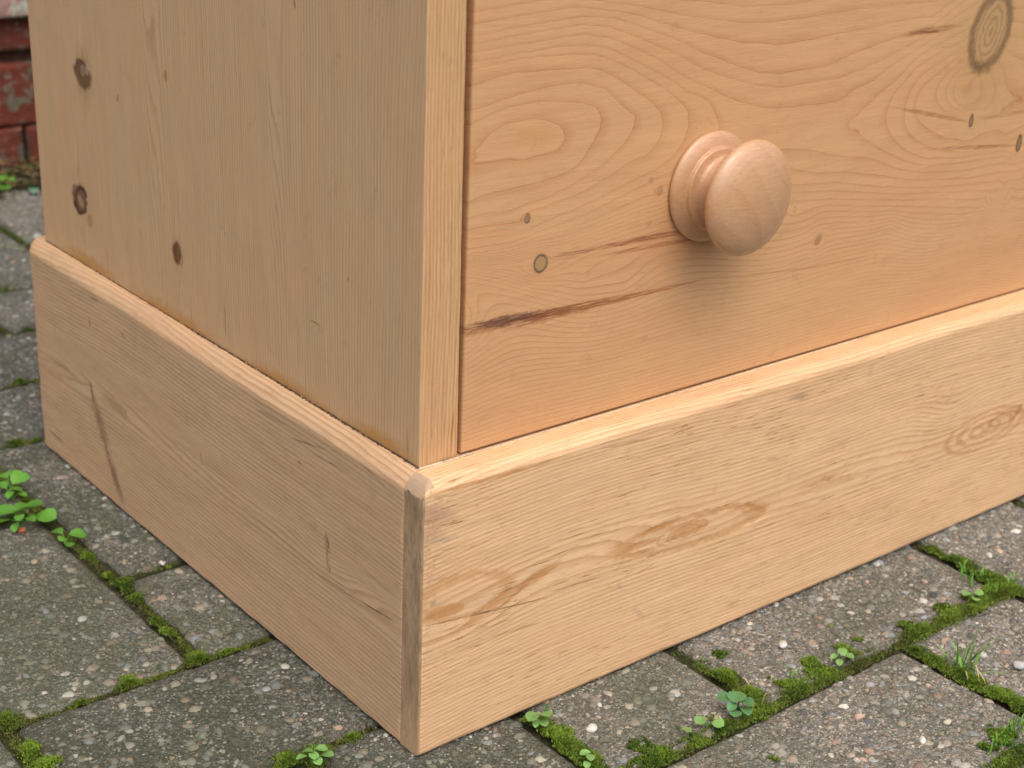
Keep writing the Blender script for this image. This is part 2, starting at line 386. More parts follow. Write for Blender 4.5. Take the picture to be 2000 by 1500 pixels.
# ---- knob: one turned piece
prof = [(.0, .0), (.183, .0), (.1905, .004), (.193, .012), (.190, .020), (.178, .028), (.163, .035), (.149, .0395), (.1435, .0405), (.1425, .0425), (.1445, .046), (.1445, .050), (.141, .0535), (.130, .055),
        (.119, .057), (.111, .063), (.106, .074), (.105, .088), (.108, .102), (.116, .118), (.130, .134), (.150, .149), (.171, .160), (.188, .168), (.1955, .176),
        (.1985, .185), (.1965, .195), (.189, .206), (.176, .217), (.156, .228), (.130, .238), (.098, .246), (.065, .252), (.032, .255), (.0, .256)]
pr = np.array(prof); s = np.r_[0, np.cumsum(np.hypot(*np.diff(pr, axis=0).T))]
sq = np.linspace(0, s[-1], 240); R_ = np.interp(sq, s, pr[:, 0]); Dp = np.interp(sq, s, pr[:, 1])
for _ in range(4):
    R_[1:-1] = (R_[:-2]+2*R_[1:-1]+R_[2:])/4; Dp[1:-1] = (Dp[:-2]+2*Dp[1:-1]+Dp[2:])/4
NA = 128; th = np.linspace(0, 2*math.pi, NA, endpoint=False)
Vk = np.stack([np.outer(R_, np.cos(th)), -np.outer(Dp, np.ones(NA)), np.outer(R_, np.sin(th))], -1)
i, j = np.meshgrid(np.arange(len(R_)-1), np.arange(NA), indexing='ij'); a = (i*NA+j).ravel(); b = (i*NA+(j+1) % NA).ravel()
Fk = np.c_[a, b, b+NA, a+NA][:, ::-1]
t = NT('knob_beech')
ob = t.n('ShaderNodeTexCoord').outputs['Object']; ob = t.vmath('MULTIPLY', ob, (1/U,)*3)
rd = t.vmath('MULTIPLY', t.vmath('ADD', ob, (.8, .1, .62)), (1.0, .25, 1.0)); ln = t.vmath('LENGTH', rd)
frk = t.math('FRACT', t.math('MULTIPLY_ADD', t.noise(ob, 4, 2, .5), .8, t.math('MULTIPLY', ln, 11)))
lk = t.ramp(frk, [(0, (0,)*3), (.6, (.15,)*3), (.93, (1,)*3), (1, (0,)*3)])
col = t.mix(t.math('MULTIPLY', lk, .25), (.49, .280, .150), (.36, .175, .085))
col = t.mix(t.math('MULTIPLY', t.rng(t.noise(ob, 9, 3, .6), .4, .7), .3), col, (.50, .34, .22))
fl = t.noise(t.vmath('MULTIPLY', ob, (22, 60, 120)), 1, 4, .7); kk = t.math('MULTIPLY_ADD', t.math('SUBTRACT', fl, .5), .45, 1)
col = t.mix(1, col, t.xyz(kk, kk, kk), 'MULTIPLY')
pz = t.rng(t.noise(t.vmath('MULTIPLY', ob, (1, 1, 2.4)), 75, 1, .5), .64, .74); col = t.mix(t.math('MULTIPLY', pz, .5), col, (.35, .17, .09))
t.b.inputs['Coat Weight'].default_value = .5; t.b.inputs['Coat Roughness'].default_value = .22
M_kn = t.done(col, .40, t.bump(t.noise(ob, 90, 3, .6), .0002, .6), .5)
knob = link(bpy.data.objects.new('knob', mesh('knob', Vk.reshape(-1, 3), Fk, [M_kn])), drawer, (1.258*U, (TY-.0005)*U, 1.7465*U))
knob['label'] = 'pinkish turned wooden knob with domed head'

# ---- stile at the corner of the carcass
xs0 = float(fr(893, 885)[0])
st_m = [line(fr, (888, 790), (876, 915), .005, (.30, .13, .05), .9, swap=True), line(fr, (880, 600), (889, 300), .003, (.36, .18, .07), .7, swap=True)]
M_st = wood('stile_pine', (.555, .345, .180), (.33, .150, .050), st_m, lstr=.85, dash=.75, streak=.75, pk=.6, pv=.7, rough=.5, seed=9.3, ringw=.4, coat=.05, ringamp=.5, sw=.7)
ftp = fr(912.5, 0); tap = ((ftp[0]-TX)/(xs0-TX)-1)/(ftp[1]-1.0)
link(bpy.data.objects.new('front_stile', plate('front_stile', (0, TY, 0), (1, 0, 0), (0, 0, 1), TX+.0015, xs0, 1.0, 5.2, .14, (.006, .004, .004, .004), .012, [M_st],
     lambda G: G[:, 0]*72+.5*np.sin(G[:, 1]*2.1+1)+.25*np.sin(G[:, 1]*7), grain='v', taper=tap, wear=.0015)), chest)
# ---- side panel
sd_ = mk_side(TX)
def sm(c, e, h, col, s_, kind, w=1.0):
    h = h*(2.0 if c[0] < 250 else 1.5 if c[0] < 400 else 1.0)
    return mark(sd_, c, e, h, col, s_, kind, w, swap=True)
sdm = []
sdm += [sm((163, 145), (160, 60), .05, (.36, .20, .08), .6, 'halo'), sm((157, 136), (154, 112), .034, (.060, .030, .015), 1.0, 'spot', 1.2), sm((165, 152), (171, 176), .032, (.08, .04, .02), 1.0, 'spot', 1.2), sm((161, 145), (160, 108), .05, (.22, .12, .055), .8, 'halo', 1.2), sm((162, 138), (162, 125), .012, (.38, .27, .17), .6, 'spot', 1.5), sm((170, 135), (171, 122), .008, (.6, .48, .34), .5, 'spot', 1.2),
        sm((160, 395), (165, 445), .06, (.42, .26, .12), .55, 'halo'), sm((156, 389), (146, 366), .040, (.13, .07, .035), 1.0, 'spot', .9), sm((158, 392), (149, 370), .036, (.055, .028, .015), 1.0, 'ring', .9), sm((158, 393), (152, 380), .012, (.44, .31, .17), .7, 'spot'), sm((146, 372), (142, 362), .02, (.17, .09, .05), .8, 'spot', 1.4), sm((180, 425), (188, 445), .04, (.52, .36, .20), .6, 'halo'), sm((176, 432), (172, 440), .015, (.36, .20, .08), .6, 'spot', 1.3),
        sm((348, 495), (352, 545), .045, (.40, .23, .09), .6, 'halo'), sm((346, 494), (343, 468), .024, (.11, .042, .016), 1.0, 'spot', 1.1), sm((352, 500), (354, 520), .013, (.30, .15, .05), .8, 'ring'),
        sm((323, 148), (322, 135), .008, (.38, .17, .06), .9, 'spot'), sm((575, 8), (576, 18), .008, (.30, .14, .06), .8, 'spot'), sm((616, 631), (626, 638), .004, (.30, .22, .05), .9, 'spot', .3),
        line(sd_, (439, 585), (440, 660), .004, (.24, .14, .07), .85, swap=True), line(sd_, (208, 470), (213, 560), .003, (.22, .12, .06), .7, swap=True), line(sd_, (373, 600), (376, 680), .004, (.26, .13, .05), .7, swap=True),
        line(sd_, (795, 830), (797, 910), .004, (.30, .17, .07), .6, swap=True), sm((230, 192), (231, 184), .004, (.25, .12, .05), .8, 'spot'), sm((680, 545), (681, 538), .004, (.25, .12, .05), .6, 'spot')]
# old wax stain along the foot of the panel
for (p, q) in (((95, 478), (250, 580)), ((200, 548), (470, 715)), ((420, 682), (700, 858)), ((640, 820), (830, 925))):
    sdm.append(mark(sd_, ((p[0]+q[0])/2+4, (p[1]+q[1])/2-10), (q[0]+4, q[1]-10), .060, (.47, .225, .05), .85, 'halo', .3, swap=True))
M_sd = wood('side_pine', (.610, .405, .230), (.36, .190, .072), sdm, lstr=.85, dash=.25, streak=.36, pk=.5, pv=.55, rough=.55, seed=5.5, ringw=.3, coat=.02, ringamp=.35, sw=.35, yellow=(.56, .375, .20), ystr=.35, grey=.02)
def cath(G, yc, zc, A, B, e):
    return A*np.sqrt((G[:, 0]-yc)**2+e*e)-B*(zc-G[:, 1])
c1 = sd_(288, 372); c2 = sd_(514, 328); c3 = sd_(530, 465)
sk = [(sd_(160, 143), .075, .040), (sd_(158, 392), .075, .045), (sd_(347, 495), .055, .026), (sd_(323, 148), .02, .01)]
def field_side(G):
    x = G[:, 0].copy(); z = G[:, 1]
    for (c, a, b) in sk:
        dx = x-c[0]; d2 = (dx/(b*2.4))**2+((z-c[1])/(a*2.6))**2; x -= np.tanh(dx/(b*.5))*b*1.0*np.exp(-d2)
    def v(c, w, k):
        return k*np.exp(-((x-c[0]-.015*np.sin(z*4))/w)**2)*(1/(1+np.exp(-(z-c[1]+.25)*5)))*(1+.9*(z-c[1]))
    return x*58+v(c1, .11, 5.2)+v(c2, .07, 2.6)+v(c3, .06, 1.6)+.8*np.sin(z*1.7+x*3)+.3*np.sin(z*5+x*9)
link(bpy.data.objects.new('side_panel', plate('side_panel', (TX, 0, 0), (0, -1, 0), (0, 0, 1), -2.972, -(TY+.001), 1.0, 5.2, .06, (.012, .004, .004, .004), .012, [M_sd], field_side, grain='v')), chest)

# ---- plinth, front board
pf = mk_front(0.0)
z4 = lambda L: [(700+.4333*x, 850+.4333*y) for x, y in L]
def f_pf(G):
    x = G[:, 0]; z = G[:, 1]; c = .47+.045*np.sin(x*1.25+.3)+.02*np.sin(x*2.9)
    w = z-c; w = w-.075*np.tanh(w/.10)
    arch = 1.6*np.exp(-((x-1.12)/.36)**2-((z-.53)/.075)**2)+1.5*np.exp(-((x-.20)/.22)**2-((z-.42)/.07)**2)+3.2*np.exp(-((x-2.72)/.20)**2-((z-.60)/.09)**2)+1.0*np.exp(-((x-4.4)/.4)**2-((z-.5)/.08)**2)
    return np.abs(w)*0+w*66+arch+.35*np.sin(x*1.9+z*6)+.22*np.sin(x*4.3-z*9+1)+.10*np.sin(x*9.1+z*21)
pfm = [mark(pf, (850, 1005), (905, 1012), .045, (.42, .25, .17), .75, 'halo'), mark(pf, (842, 1040), (880, 1045), .05, (.45, .27, .18), .5, 'halo'), mark(pf, (830, 985), (838, 1400), .022, (.40, .25, .16), .6, 'halo'),
       mark(pf, (1560, 775), (1590, 768), .018, (.30, .20, .14), .7, 'halo'), mark(pf, (1990, 800), (1996, 788), .02, (.36, .20, .10), .8, 'spot'),
       line(pf, (828, 972), (1120, 888), .010, (.42, .20, .06), .8), line(pf, (1170, 878), (1300, 850), .008, (.38, .19, .08), .6),
       line(pf, (825, 1225), (1080, 1165), .0045, (.13, .07, .04), .9), line(pf, (1080, 1155), (1180, 1125), .004, (.3, .15, .07), .7),
       line(pf, (1205, 1082), (1300, 1045), .014, (.42, .19, .055), .75), line(pf, (1000, 1158), (1100, 1092), .024, (.42, .19, .055), .85), line(pf, (955, 1205), (1045, 1128), .009, (.40, .18, .05), .8),
       mark(pf, (1352, 1035), (1500, 992), .066, (.44, .21, .065), .60, 'ring', .7), mark(pf, (1335, 1040), (1390, 1018), .042, (.42, .20, .06), .5, 'rings', 1.0), mark(pf, (905, 1165), (1005, 1140), .085, (.44, .21, .065), .5, 'ring', .7),
       mark(pf, (1925, 838), (2010, 805), .10, (.42, .19, .055), .55, 'rings', .5), mark(pf, (1960, 818), (1990, 806), .03, (.36, .16, .05), .7, 'ring', .6), line(pf, (1540, 962), (1670, 915), .012, (.42, .19, .055), .6),
       mark(pf, (870, 1193), (912, 1183), .024, (.44, .20, .06), .75, 'spot', 1.3), mark(pf, (1348, 1033), (1388, 1018), .030, (.44, .21, .07), .65, 'spot', 1.2),
       line(pf, (1450, 985), (1500, 1000), .014, (.42, .19, .055), .8), line(pf, (1245, 1047), (1330, 1012), .013, (.42, .19, .055), .8),
       line(pf, (1800, 1005), (1700, 1040), .003, (.75, .58, .42), .6, kind='halo'), mark(pf, (1250, 1200), (1262, 1210), .016, (.42, .28, .20), .6, 'halo'), mark(pf, (1210, 1145), (1216, 1155), .014, (.42, .28, .20), .5, 'halo'),
       line(pf, (1560, 1030), (1660, 1000), .006, (.50, .26, .09), .7), line(pf, (960, 1245), (1060, 1215), .006, (.44, .21, .08), .8), line(pf, (1240, 1125), (1280, 1100), .006, (.48, .24, .08), .7),
       mark(pf, (846, 1180), (858, 1178), .02, (.30, .20, .13), .6, 'halo'), mark(pf, (860, 1055), (910, 1045), .012, (.30, .26, .20), .5, 'halo')]
M_pf = wood('plinth_front_pine', (.680, .460, .270), (.41, .190, .055), pfm, lstr=.9, dash=.95, streak=.80, dcol=.85, dthr=.60, pk=.52, pv=.62, rough=.48, seed=1.2, ringw=.42, coat=.05, ringamp=.22, sw=.6, yellow=(.68, .48, .275), ystr=.3, bumpk=1.2)
# end grain of the front board, seen on the corner
t = NT('end_grain')
g = t.attr('g'); n1 = t.noise(t.vmath('MULTIPLY', g, (22, 5, 1)), 1, 5, .62); n2 = t.noise(t.vmath('MULTIPLY', g, (120, 22, 1)), 1, 3, .6)
col = t.ramp(n1, [(.28, (.24, .155, .085)), (.46, (.38, .255, .145)), (.62, (.48, .33, .195)), (.78, (.54, .39, .25))])
col = t.mix(t.math('MULTIPLY', t.rng(n2, .46, .74), .55), col, (.20, .125, .07)); 
bl = t.rng(t.noise(t.vmath('MULTIPLY', g, (8, 5.2, 1)), 1, 4, .7), .54, .72); col = t.mix(t.math('MULTIPLY', bl, .75), col, (.15, .10, .06))
sv = t.sep(g)[1]; lowz = t.rng(sv, .03, .24, 1, 0, True); col = t.mix(t.math('MULTIPLY', lowz, .5), col, (.55, .36, .20))
tp = t.rng(sv, .94, .99); col = t.mix(t.math('MULTIPLY', tp, .7), col, (.44, .32, .215))
M_end = t.done(col, .6, t.bump(n2, .0005, .8), .35)
def end_chamfer(P):
    s_ = np.clip(P[..., 0]/.046, 0, 1); zmax = .955+.045*(1-(1-s_)**1.7)
    P = P.copy(); P[..., 2] = np.where(P[..., 2] > zmax, zmax, P[..., 2]); return P
link(bpy.data.objects.new('plinth_board', plate('plinth_board', (0, 0, 0), (1, 0, 0), (0, 0, 1), 0, 6.30, .005, 1.0, .1035, (.011, .02, .022, .032), .0115, [M_pf, M_end], f_pf, endmat=True, wear=.002, bevel=True, post=end_chamfer)), chest)['label'] = 'pale front plinth board with weathered grey end grain at the corner'
# narrow strip of the front board's top running back under the drawer
link(bpy.data.objects.new('plinth_top_strip', plate('plinth_top_strip', (0, .1045, 0), (1, 0, 0), (0, 0, 1), .066, 6.2, .85, .9985, .1, (.004, .004, .004, .004), .02, [M_pf], lambda G: G[:, 1]*40)), chest)
# ---- plinth, side board
ps = mk_side(0.0)
z3 = lambda L: [(.4333*x, 850+.4333*y) for x, y in L]
psm = [line(ps, (172, 740), (218, 910), .060, (.27, .15, .08), .85, kind='halo'), line(ps, (198, 850), (248, 1005), .042, (.26, .13, .07), .95, kind='halo'), line(ps, (185, 800), (245, 998), .007, (.15, .07, .04), .9, kind='halo'), line(ps, (196, 800), (236, 960), .004, (.20, .10, .05), .8, kind='halo'),
       mark(ps, (180, 768), (184, 790), .010, (.13, .06, .03), .9, 'spot', 1.3), line(ps, (66, 672), (178, 760), .012, (.33, .20, .11), .8, kind='halo'),
       mark(ps, (640, 1080), (636, 1040), .014, (.27, .17, .07), .8, 'ring', 1.2), mark(ps, (639, 1085), (640, 1125), .012, (.33, .20, .09), .8, 'halo', 1.3), mark(ps, (640, 1060), (642, 1072), .010, (.16, .12, .07), .7, 'spot', 1.2),
       line(ps, (645, 1140), (780, 1220), .004, (.12, .06, .03), .95), line(ps, (600, 1110), (680, 1158), .005, (.25, .14, .07), .7),
       line(ps, (178, 745), (260, 830), .03, (.36, .21, .10), .5, kind='halo'), line(ps, (390, 918), (650, 1140), .005, (.34, .22, .12), .7),
       mark(ps, (175, 630), (176, 640), .008, (.22, .12, .07), .8, 'spot'), mark(ps, (240, 655), (250, 668), .012, (.33, .20, .13), .8, 'halo'), mark(ps, (70, 517), (71, 523), .006, (.25, .14, .08), .8, 'spot'),
       mark(ps, (185, 585), (198, 592), .01, (.22, .14, .09), .7, 'halo'), mark(ps, (393, 895), (395, 910), .004, (.3, .14, .08), .7, 'spot'),
       line(ps, (90, 835), (130, 870), .012, (.20, .13, .08), .8, kind='halo'), line(ps, (565, 855), (640, 880), .006, (.20, .14, .09), .7), line(ps, (600, 880), (690, 930), .006, (.22, .15, .10), .7), mark(ps, (585, 903), (589, 906), .008, (.25, .16, .11), .7, 'spot'),
       line(ps, (500, 800), (560, 832), .009, (.28, .19, .12), .6), line(ps, (700, 900), (760, 960), .006, (.26, .18, .12), .6), line(ps, (700, 1105), (790, 1180), .012, (.36, .24, .14), .5, kind='halo')]
M_ps = wood('plinth_side_pine', (.610, .405, .240), (.33, .175, .078), psm, lstr=.85, dash=.45, streak=.55, pk=.6, pv=.7, rough=.5, seed=7.7, ringw=.4, coat=.03, ringamp=.3, sw=.8, yellow=(.49, .34, .185), ystr=.3, grey=.08)
kc = ps(640, 1085)
def field_ps(G):
    u, v = G[:, 0], G[:, 1]
    k = np.exp(-((u-kc[0])/.22)**2-((v-kc[1])/.07)**2)
    w = v+.035*np.sin(u*1.1+.6)+.010*np.sin(u*3.7)
    return w*52-9*np.exp(-((w-.50)/.07)**2)*(.6+.4*np.sin(u*1.3))+2.4*k
link(bpy.data.objects.new('plinth_board', plate('plinth_board', (0, 0, 0), (0, -1, 0), (0, 0, 1), -3.035, -.1065, .005, 1.0, .116, (.05, .004, .010, .050), .0115, [M_ps], field_ps, wear=.003, bevel=True)), chest)['label'] = 'darker side plinth board with a long diagonal crack'
# thin dark sheet inside the corner joint, its colour standing in for the gap's shade
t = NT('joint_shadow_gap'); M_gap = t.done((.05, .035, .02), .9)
t = NT('rough_pine'); M_rp = t.done((.36, .23, .12), .8)
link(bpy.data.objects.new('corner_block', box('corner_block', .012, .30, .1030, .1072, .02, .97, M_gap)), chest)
link(bpy.data.objects.new('carcass', box('carcass', TX+.055, 6.14, TY+.135, 2.93, .9, 5.2, M_rp)), chest)
link(bpy.data.objects.new('drawer_rail', plate('drawer_rail', (0, TY+.002, 0), (1, 0, 0), (0, 0, 1), xs0+.01, 6.0, 2.812, 2.96, .1, (.004,)*4, .03, [M_st], lambda G: G[:, 1]*60)), chest)
link(bpy.data.objects.new('upper_drawer', plate('upper_drawer', (0, TY, 0), (1, 0, 0), (0, 0, 1), xl, 5.98, 2.972, 4.9, .1, (.008,)*4, .04, [M_dr], lambda G: G[:, 1]*45)), chest)
link(bpy.data.objects.new('front_stile', plate('front_stile', (0, TY, 0), (1, 0, 0), (0, 0, 1), 6.02, 6.2, 1.0, 5.2, .14, (.004,)*4, .03, [M_st], lambda G: G[:, 0]*72, grain='v')), chest)
link(bpy.data.objects.new('side_panel', box('side_panel', 6.16, 6.22, TY+.14, 2.95, 1.0, 5.2, M_sd)), chest)
link(bpy.data.objects.new('plinth_board', box('plinth_board', 6.20, 6.30, .11, 3.03, .005, .995, M_ps)), chest)
link(bpy.data.objects.new('top_board', box('top_board', -.05, 6.35, -.02, 3.02, 5.2, 5.33, M_st)), chest)

# ---- crumbly white filler squeezed out along the seams
t = NT('filler'); ob = t.n('ShaderNodeTexCoord').outputs['Object']
col = t.ramp(t.noise(ob, 420, 3, .6), [(.28, (.20, .14, .08)), (.40, (.48, .37, .24)), (.58, (.64, .53, .38))]); M_fi = t.done(col, .85)
t = NT('old_glue'); ob = t.n('ShaderNodeTexCoord').outputs['Object']
col = t.ramp(t.noise(ob, 500, 3, .7), [(.44, (.035, .022, .012)), (.58, (.12, .07, .03)), (.70, (.36, .25, .14))]); M_fj = t.done(col, .7)
def seam(p0, p1, r, n, mat, name='filler_seam', amp=.5):
    p0, p1 = np.array(p0, float), np.array(p1, float); d = (p1-p0)/np.linalg.norm(p1-p0)
    a = np.cross(d, (0, 0, 1)); a /= max(1e-6, np.linalg.norm(a)); b = np.cross(a, d)
    V, F = [], []; rr = r
    for i in range(n+1):
        rr = r*(1-amp+amp*2*random.random()); c = p0+(p1-p0)*i/n
        for k in range(6):
            an = k/6*2*math.pi+random.uniform(-.3, .3); V.append(c+(a*math.cos(an)*1.2+b*math.sin(an)*.75)*rr*random.uniform(.7, 1.2))
    for i in range(n):
        for k in range(6): F.append((i*6+k, i*6+(k+1) % 6, i*6+6+(k+1) % 6, i*6+6+k))
    return link(bpy.data.objects.new(name, mesh(name, V, F, [mat])), chest)
seam((TX-.003, TY-.003, .9995), (xs0+.06, TY-.003, .9995), .0040, 60, M_fi)
seam((xs0+.10, TY-.002, .9995), (2.2, TY+.001, .9985), .0022, 300, M_fi)
seam((TX-.001, TY, .999), (TX-.001, 1.6, .999), .0058, 300, M_fj)
seam((TX-.001, 1.5, .999), (TX-.001, 2.96, .999), .0035, 200, M_fj)

# ------------------------------------------------------------------ paving
GX = lambda a: -1.014+.7345*a
GY = lambda j: .245+.713*j
JW = .040          # half of what each block loses on either side of a joint
t = NT('paver_concrete')
pos = t.n('ShaderNodeNewGeometry').outputs['Position']; ob = t.n('ShaderNodeTexCoord').outputs['Object']
rnd = t.n('ShaderNodeObjectInfo').outputs['Random']
pw = t.vmath('MULTIPLY', pos, (1/U,)*3)
base = t.ramp(t.noise(pw, 38, 5, .72), [(.30, (.048, .048, .040)), (.5, (.125, .123, .106)), (.68, (.24, .235, .20))])
v1 = t.vor(pw, 46); sepc = t.n('ShaderNodeSeparateColor'); t.put(sepc.inputs[0], v1.outputs['Color'])
pebc = t.ramp(sepc.outputs[0], [(0, (.11, .11, .105)), (.25, (.20, .19, .165)), (.45, (.30, .27, .23)), (.6, (.36, .24, .18)), (.74, (.22, .235, .24)), (.88, (.40, .375, .32)), (1, (.52, .50, .46))])
pf1 = t.math('MULTIPLY', t.rng(v1.outputs['Distance'], .28, .5, 1, 0), t.rng(sepc.outputs[1], .25, .35))
col = t.mix(t.math('MULTIPLY', pf1, .85), base, pebc)
v2 = t.vor(pw, 120); sep2 = t.n('ShaderNodeSeparateColor'); t.put(sep2.inputs[0], v2.outputs['Color'])
sc = t.ramp(sep2.outputs[0], [(0, (.045, .042, .035)), (.3, (.12, .11, .09)), (.6, (.28, .25, .20)), (.8, (.42, .38, .31)), (1, (.6, .57, .48))])
col = t.mix(t.math('MULTIPLY', t.rng(v2.outputs['Distance'], .25, .5, 1, 0), .8), col, sc)
sp = t.sep(pw)
# green algae film plus shade left of the chest, both mixed into the colour
alg_shade = t.math('ADD', t.noise(pw, 1.6, 4, .65), t.rng(sp[0], -1.0, 1.2, .25, -.04))
col = t.mix(t.rng(alg_shade, .42, .70, 0, .62), col, (.048, .062, .032))
dk = t.rng(t.noise(pw, 4.5, 4, .7), .52, .72); col = t.mix(t.math('MULTIPLY', dk, .5), col, (.065, .058, .043))
kk = t.rng(rnd, 0, 1, .74, 1.12); col = t.mix(1, col, t.xyz(kk, kk, kk), 'MULTIPLY')
h = t.math('ADD', t.math('MULTIPLY', pf1, .8), t.math('ADD', t.math('MULTIPLY', t.rng(v2.outputs['Distance'], .1, .6, 1, 0), .4), t.noise(pw, 70, 4, .7)))
M_pv = t.done(col, .88, t.bump(h, .0011, .9), .25)
t = NT('paver_aggregate')
c = t.attr('col'); ob = t.n('ShaderNodeNewGeometry').outputs['Position']; n_ = t.noise(ob, 900, 3, .7)
kk = t.rng(n_, .3, .7, .68, 1.2); pw2 = t.vmath('MULTIPLY', ob, (1/U,)*3)
c = t.mix(1, c, t.xyz(kk, kk, kk), 'MULTIPLY')
alg_shade = t.math('ADD', t.noise(pw2, 1.6, 4, .65), t.rng(t.sep(pw2)[0], -1.0, 1.2, .25, -.04))  # same algae and painted shade tint, carried over to the stones
c = t.mix(t.rng(alg_shade, .42, .72, 0.0, .55), c, (.070, .084, .046))
M_ag = t.done(c, .75, t.bump(n_, .0004, .5), .3)

def sines(X, Y, k0, n, seed):
    r = np.random.default_rng(seed); o = 0
    for i in range(n):
        a = r.uniform(0, 6.28); k = k0*1.7**(i*.7); o = o+np.sin((X*math.cos(a)+Y*math.sin(a))*k+r.uniform(0, 6.28))/(1+i*.6)
    return o/n
LW, LH = 2*.7345-.038, .713-.038
def paver_mesh(seed):
    r = np.random.default_rng(seed); thick = .16
    tu, pu, du = axis(-LW/2, LW/2, .030, .030, thick, .022); tv, pv, dv = axis(-LH/2, LH/2, .030, .030, thick, .022)
    PU, PV = np.meshgrid(pu, pv, indexing='ij'); DU, DV = np.meshgrid(du, dv, indexing='ij')
    D = np.minimum(thick, np.hypot(DU, DV))
    rim = np.clip(1-np.minimum(np.minimum(PU+LW/2, LW/2-PU), np.minimum(PV+LH/2, LH/2-PV))/.06, 0, 1)
    # worn, slightly irregular outline with blunt corners
    ou = 1-.018*np.abs(sines(PU, PV, 6, 6, seed+5))-.010*(np.abs(PU/LW*2)**10*np.abs(PV/LH*2)**6)
    z = -D+.0060*sines(PU, PV, 5, 6, seed)+.0065*sines(PU, PV, 42, 7, seed+1)-.010*rim*np.clip(sines(PU, PV, 9, 6, seed+2)+.3, 0, 1)
    z = z-.03*np.clip(sines(PU, PV, 7, 5, seed+9)-.38, 0, 1)*rim
    V = np.stack([PU*ou+.003*sines(PU, PV, 30, 4, seed+3)*rim, PV*ou+.003*sines(PV, PU, 30, 4, seed+4)*rim, z], -1).reshape(-1, 3)
    nu, nv = len(pu), len(pv); i, j = np.meshgrid(np.arange(nu-1), np.arange(nv-1), indexing='ij'); a = (i*nv+j).ravel()
    return mesh('paver', V, np.c_[a, a+nv, a+nv+1, a+1], [M_pv]), (PU, PV, z)
PAL = np.array([(.34, .32, .29), (.42, .40, .36), (.25, .25, .24), (.20, .21, .215), (.30, .315, .33), (.38, .30, .235), (.42, .29, .22), (.33, .235, .19), (.55, .52, .47), (.62, .60, .57), (.45, .40, .31), (.13, .13, .125), (.27, .24, .20), (.33, .28, .22)])
PW = np.array([14, 9, 14, 9, 9, 8, 5, 4, 5, 2, 8, 7, 14, 12.]); PW /= PW.sum()
def aggregate_mesh(seed, n=3400):
    r = np.random.default_rng(seed+100); V, F, C = [], [], []
    rad = np.minimum(.0045*r.pareto(2.4, n)+.0050, .026)
    for q in range(n):
        x, y = r.uniform(-LW/2+.02, LW/2-.02), r.uniform(-LH/2+.02, LH/2-.02); R0 = rad[q]
        if min(LW/2-abs(x), LH/2-abs(y)) < .05: zb = -.006
        else: zb = -.001
        zb += .0050*float(sines(x, y, 5, 6, seed)); hh = R0*r.uniform(.14, .50)
        asp = r.uniform(.55, 1); an = r.uniform(0, 3.14); ca, sa = math.cos(an), math.sin(an); b = len(V)
        V.append((x+r.uniform(-.2, .2)*R0, y+r.uniform(-.2, .2)*R0, zb+hh))
        jit = r.uniform(.72, 1.18, 7)
        for rr, zz in ((.62, hh*.72), (1.0, -.004)):
            for k in range(7):
                t_ = k/7*6.283; lx, ly = math.cos(t_)*R0*rr*jit[k], math.sin(t_)*R0*rr*asp*jit[k]
                V.append((x+lx*ca-ly*sa, y+lx*sa+ly*ca, zb+zz))
        for k in range(7):
            k2 = (k+1) % 7; F.append((b, b+1+k, b+1+k2)); F.append((b+1+k, b+8+k, b+8+k2)); F.append((b+1+k, b+8+k2, b+1+k2))
        c = PAL[r.choice(len(PAL), p=PW)]*r.uniform(.72, 1.08); C += [c*np.array((.90, .92, .91))*r.choice((.65, .95, 1, 1.25))]*15
    return mesh('aggregate', V, np.array(F), [M_ag], True, {'col': np.array(C)})

paving = empty('pavement', (0, 0, 0)); tag(paving, kind='structure')
NV = 6; PM = [paver_mesh(20+k) for k in range(NV)]; AM = [aggregate_mesh(20+k) for k in range(NV)]
joints = []       # (x0,y0,x1,y1)
for a in range(-6, 13):
    for j in range(-6, 11):
        d = (j-a) % 4
        if d == 0: cx, cy, rot = GX(a+1), GY(j+.5), 0; x0, x1, y0, y1 = GX(a), GX(a+2), GY(j), GY(j+1)
        elif d == 1: cx, cy, rot = GX(a+.5), GY(j+1), 1; x0, x1, y0, y1 = GX(a), GX(a+1), GY(j), GY(j+2)
        else: continue
        if y1 > 7.75: continue
        joints += [(x0, y0, x1, y0), (x0, y0, x0, y1), (x1, y0, x1, y1), (x0, y1, x1, y1)]
        k = random.randrange(NV)
        o = bpy.data.objects.new('paver', PM[k][0]); link(o, paving)
        o.location = ((cx+random.uniform(-.006, .006))*U, (cy+random.uniform(-.006, .006))*U, random.uniform(-.010, 0)*U)
        o.rotation_euler = (random.uniform(-.004, .004), random.uniform(-.004, .004), (math.pi/2 if rot else 0)+random.choice((0, math.pi))+random.uniform(-.006, .006))
        if -3.2 < cx < 5.6 and -2.6 < cy < 7.6 and not (.9 < cx < 6 and 1 < cy < 2.6):
            s_ = bpy.data.objects.new('aggregate', AM[k]); s_['kind'] = 'stuff'; link(s_, o)

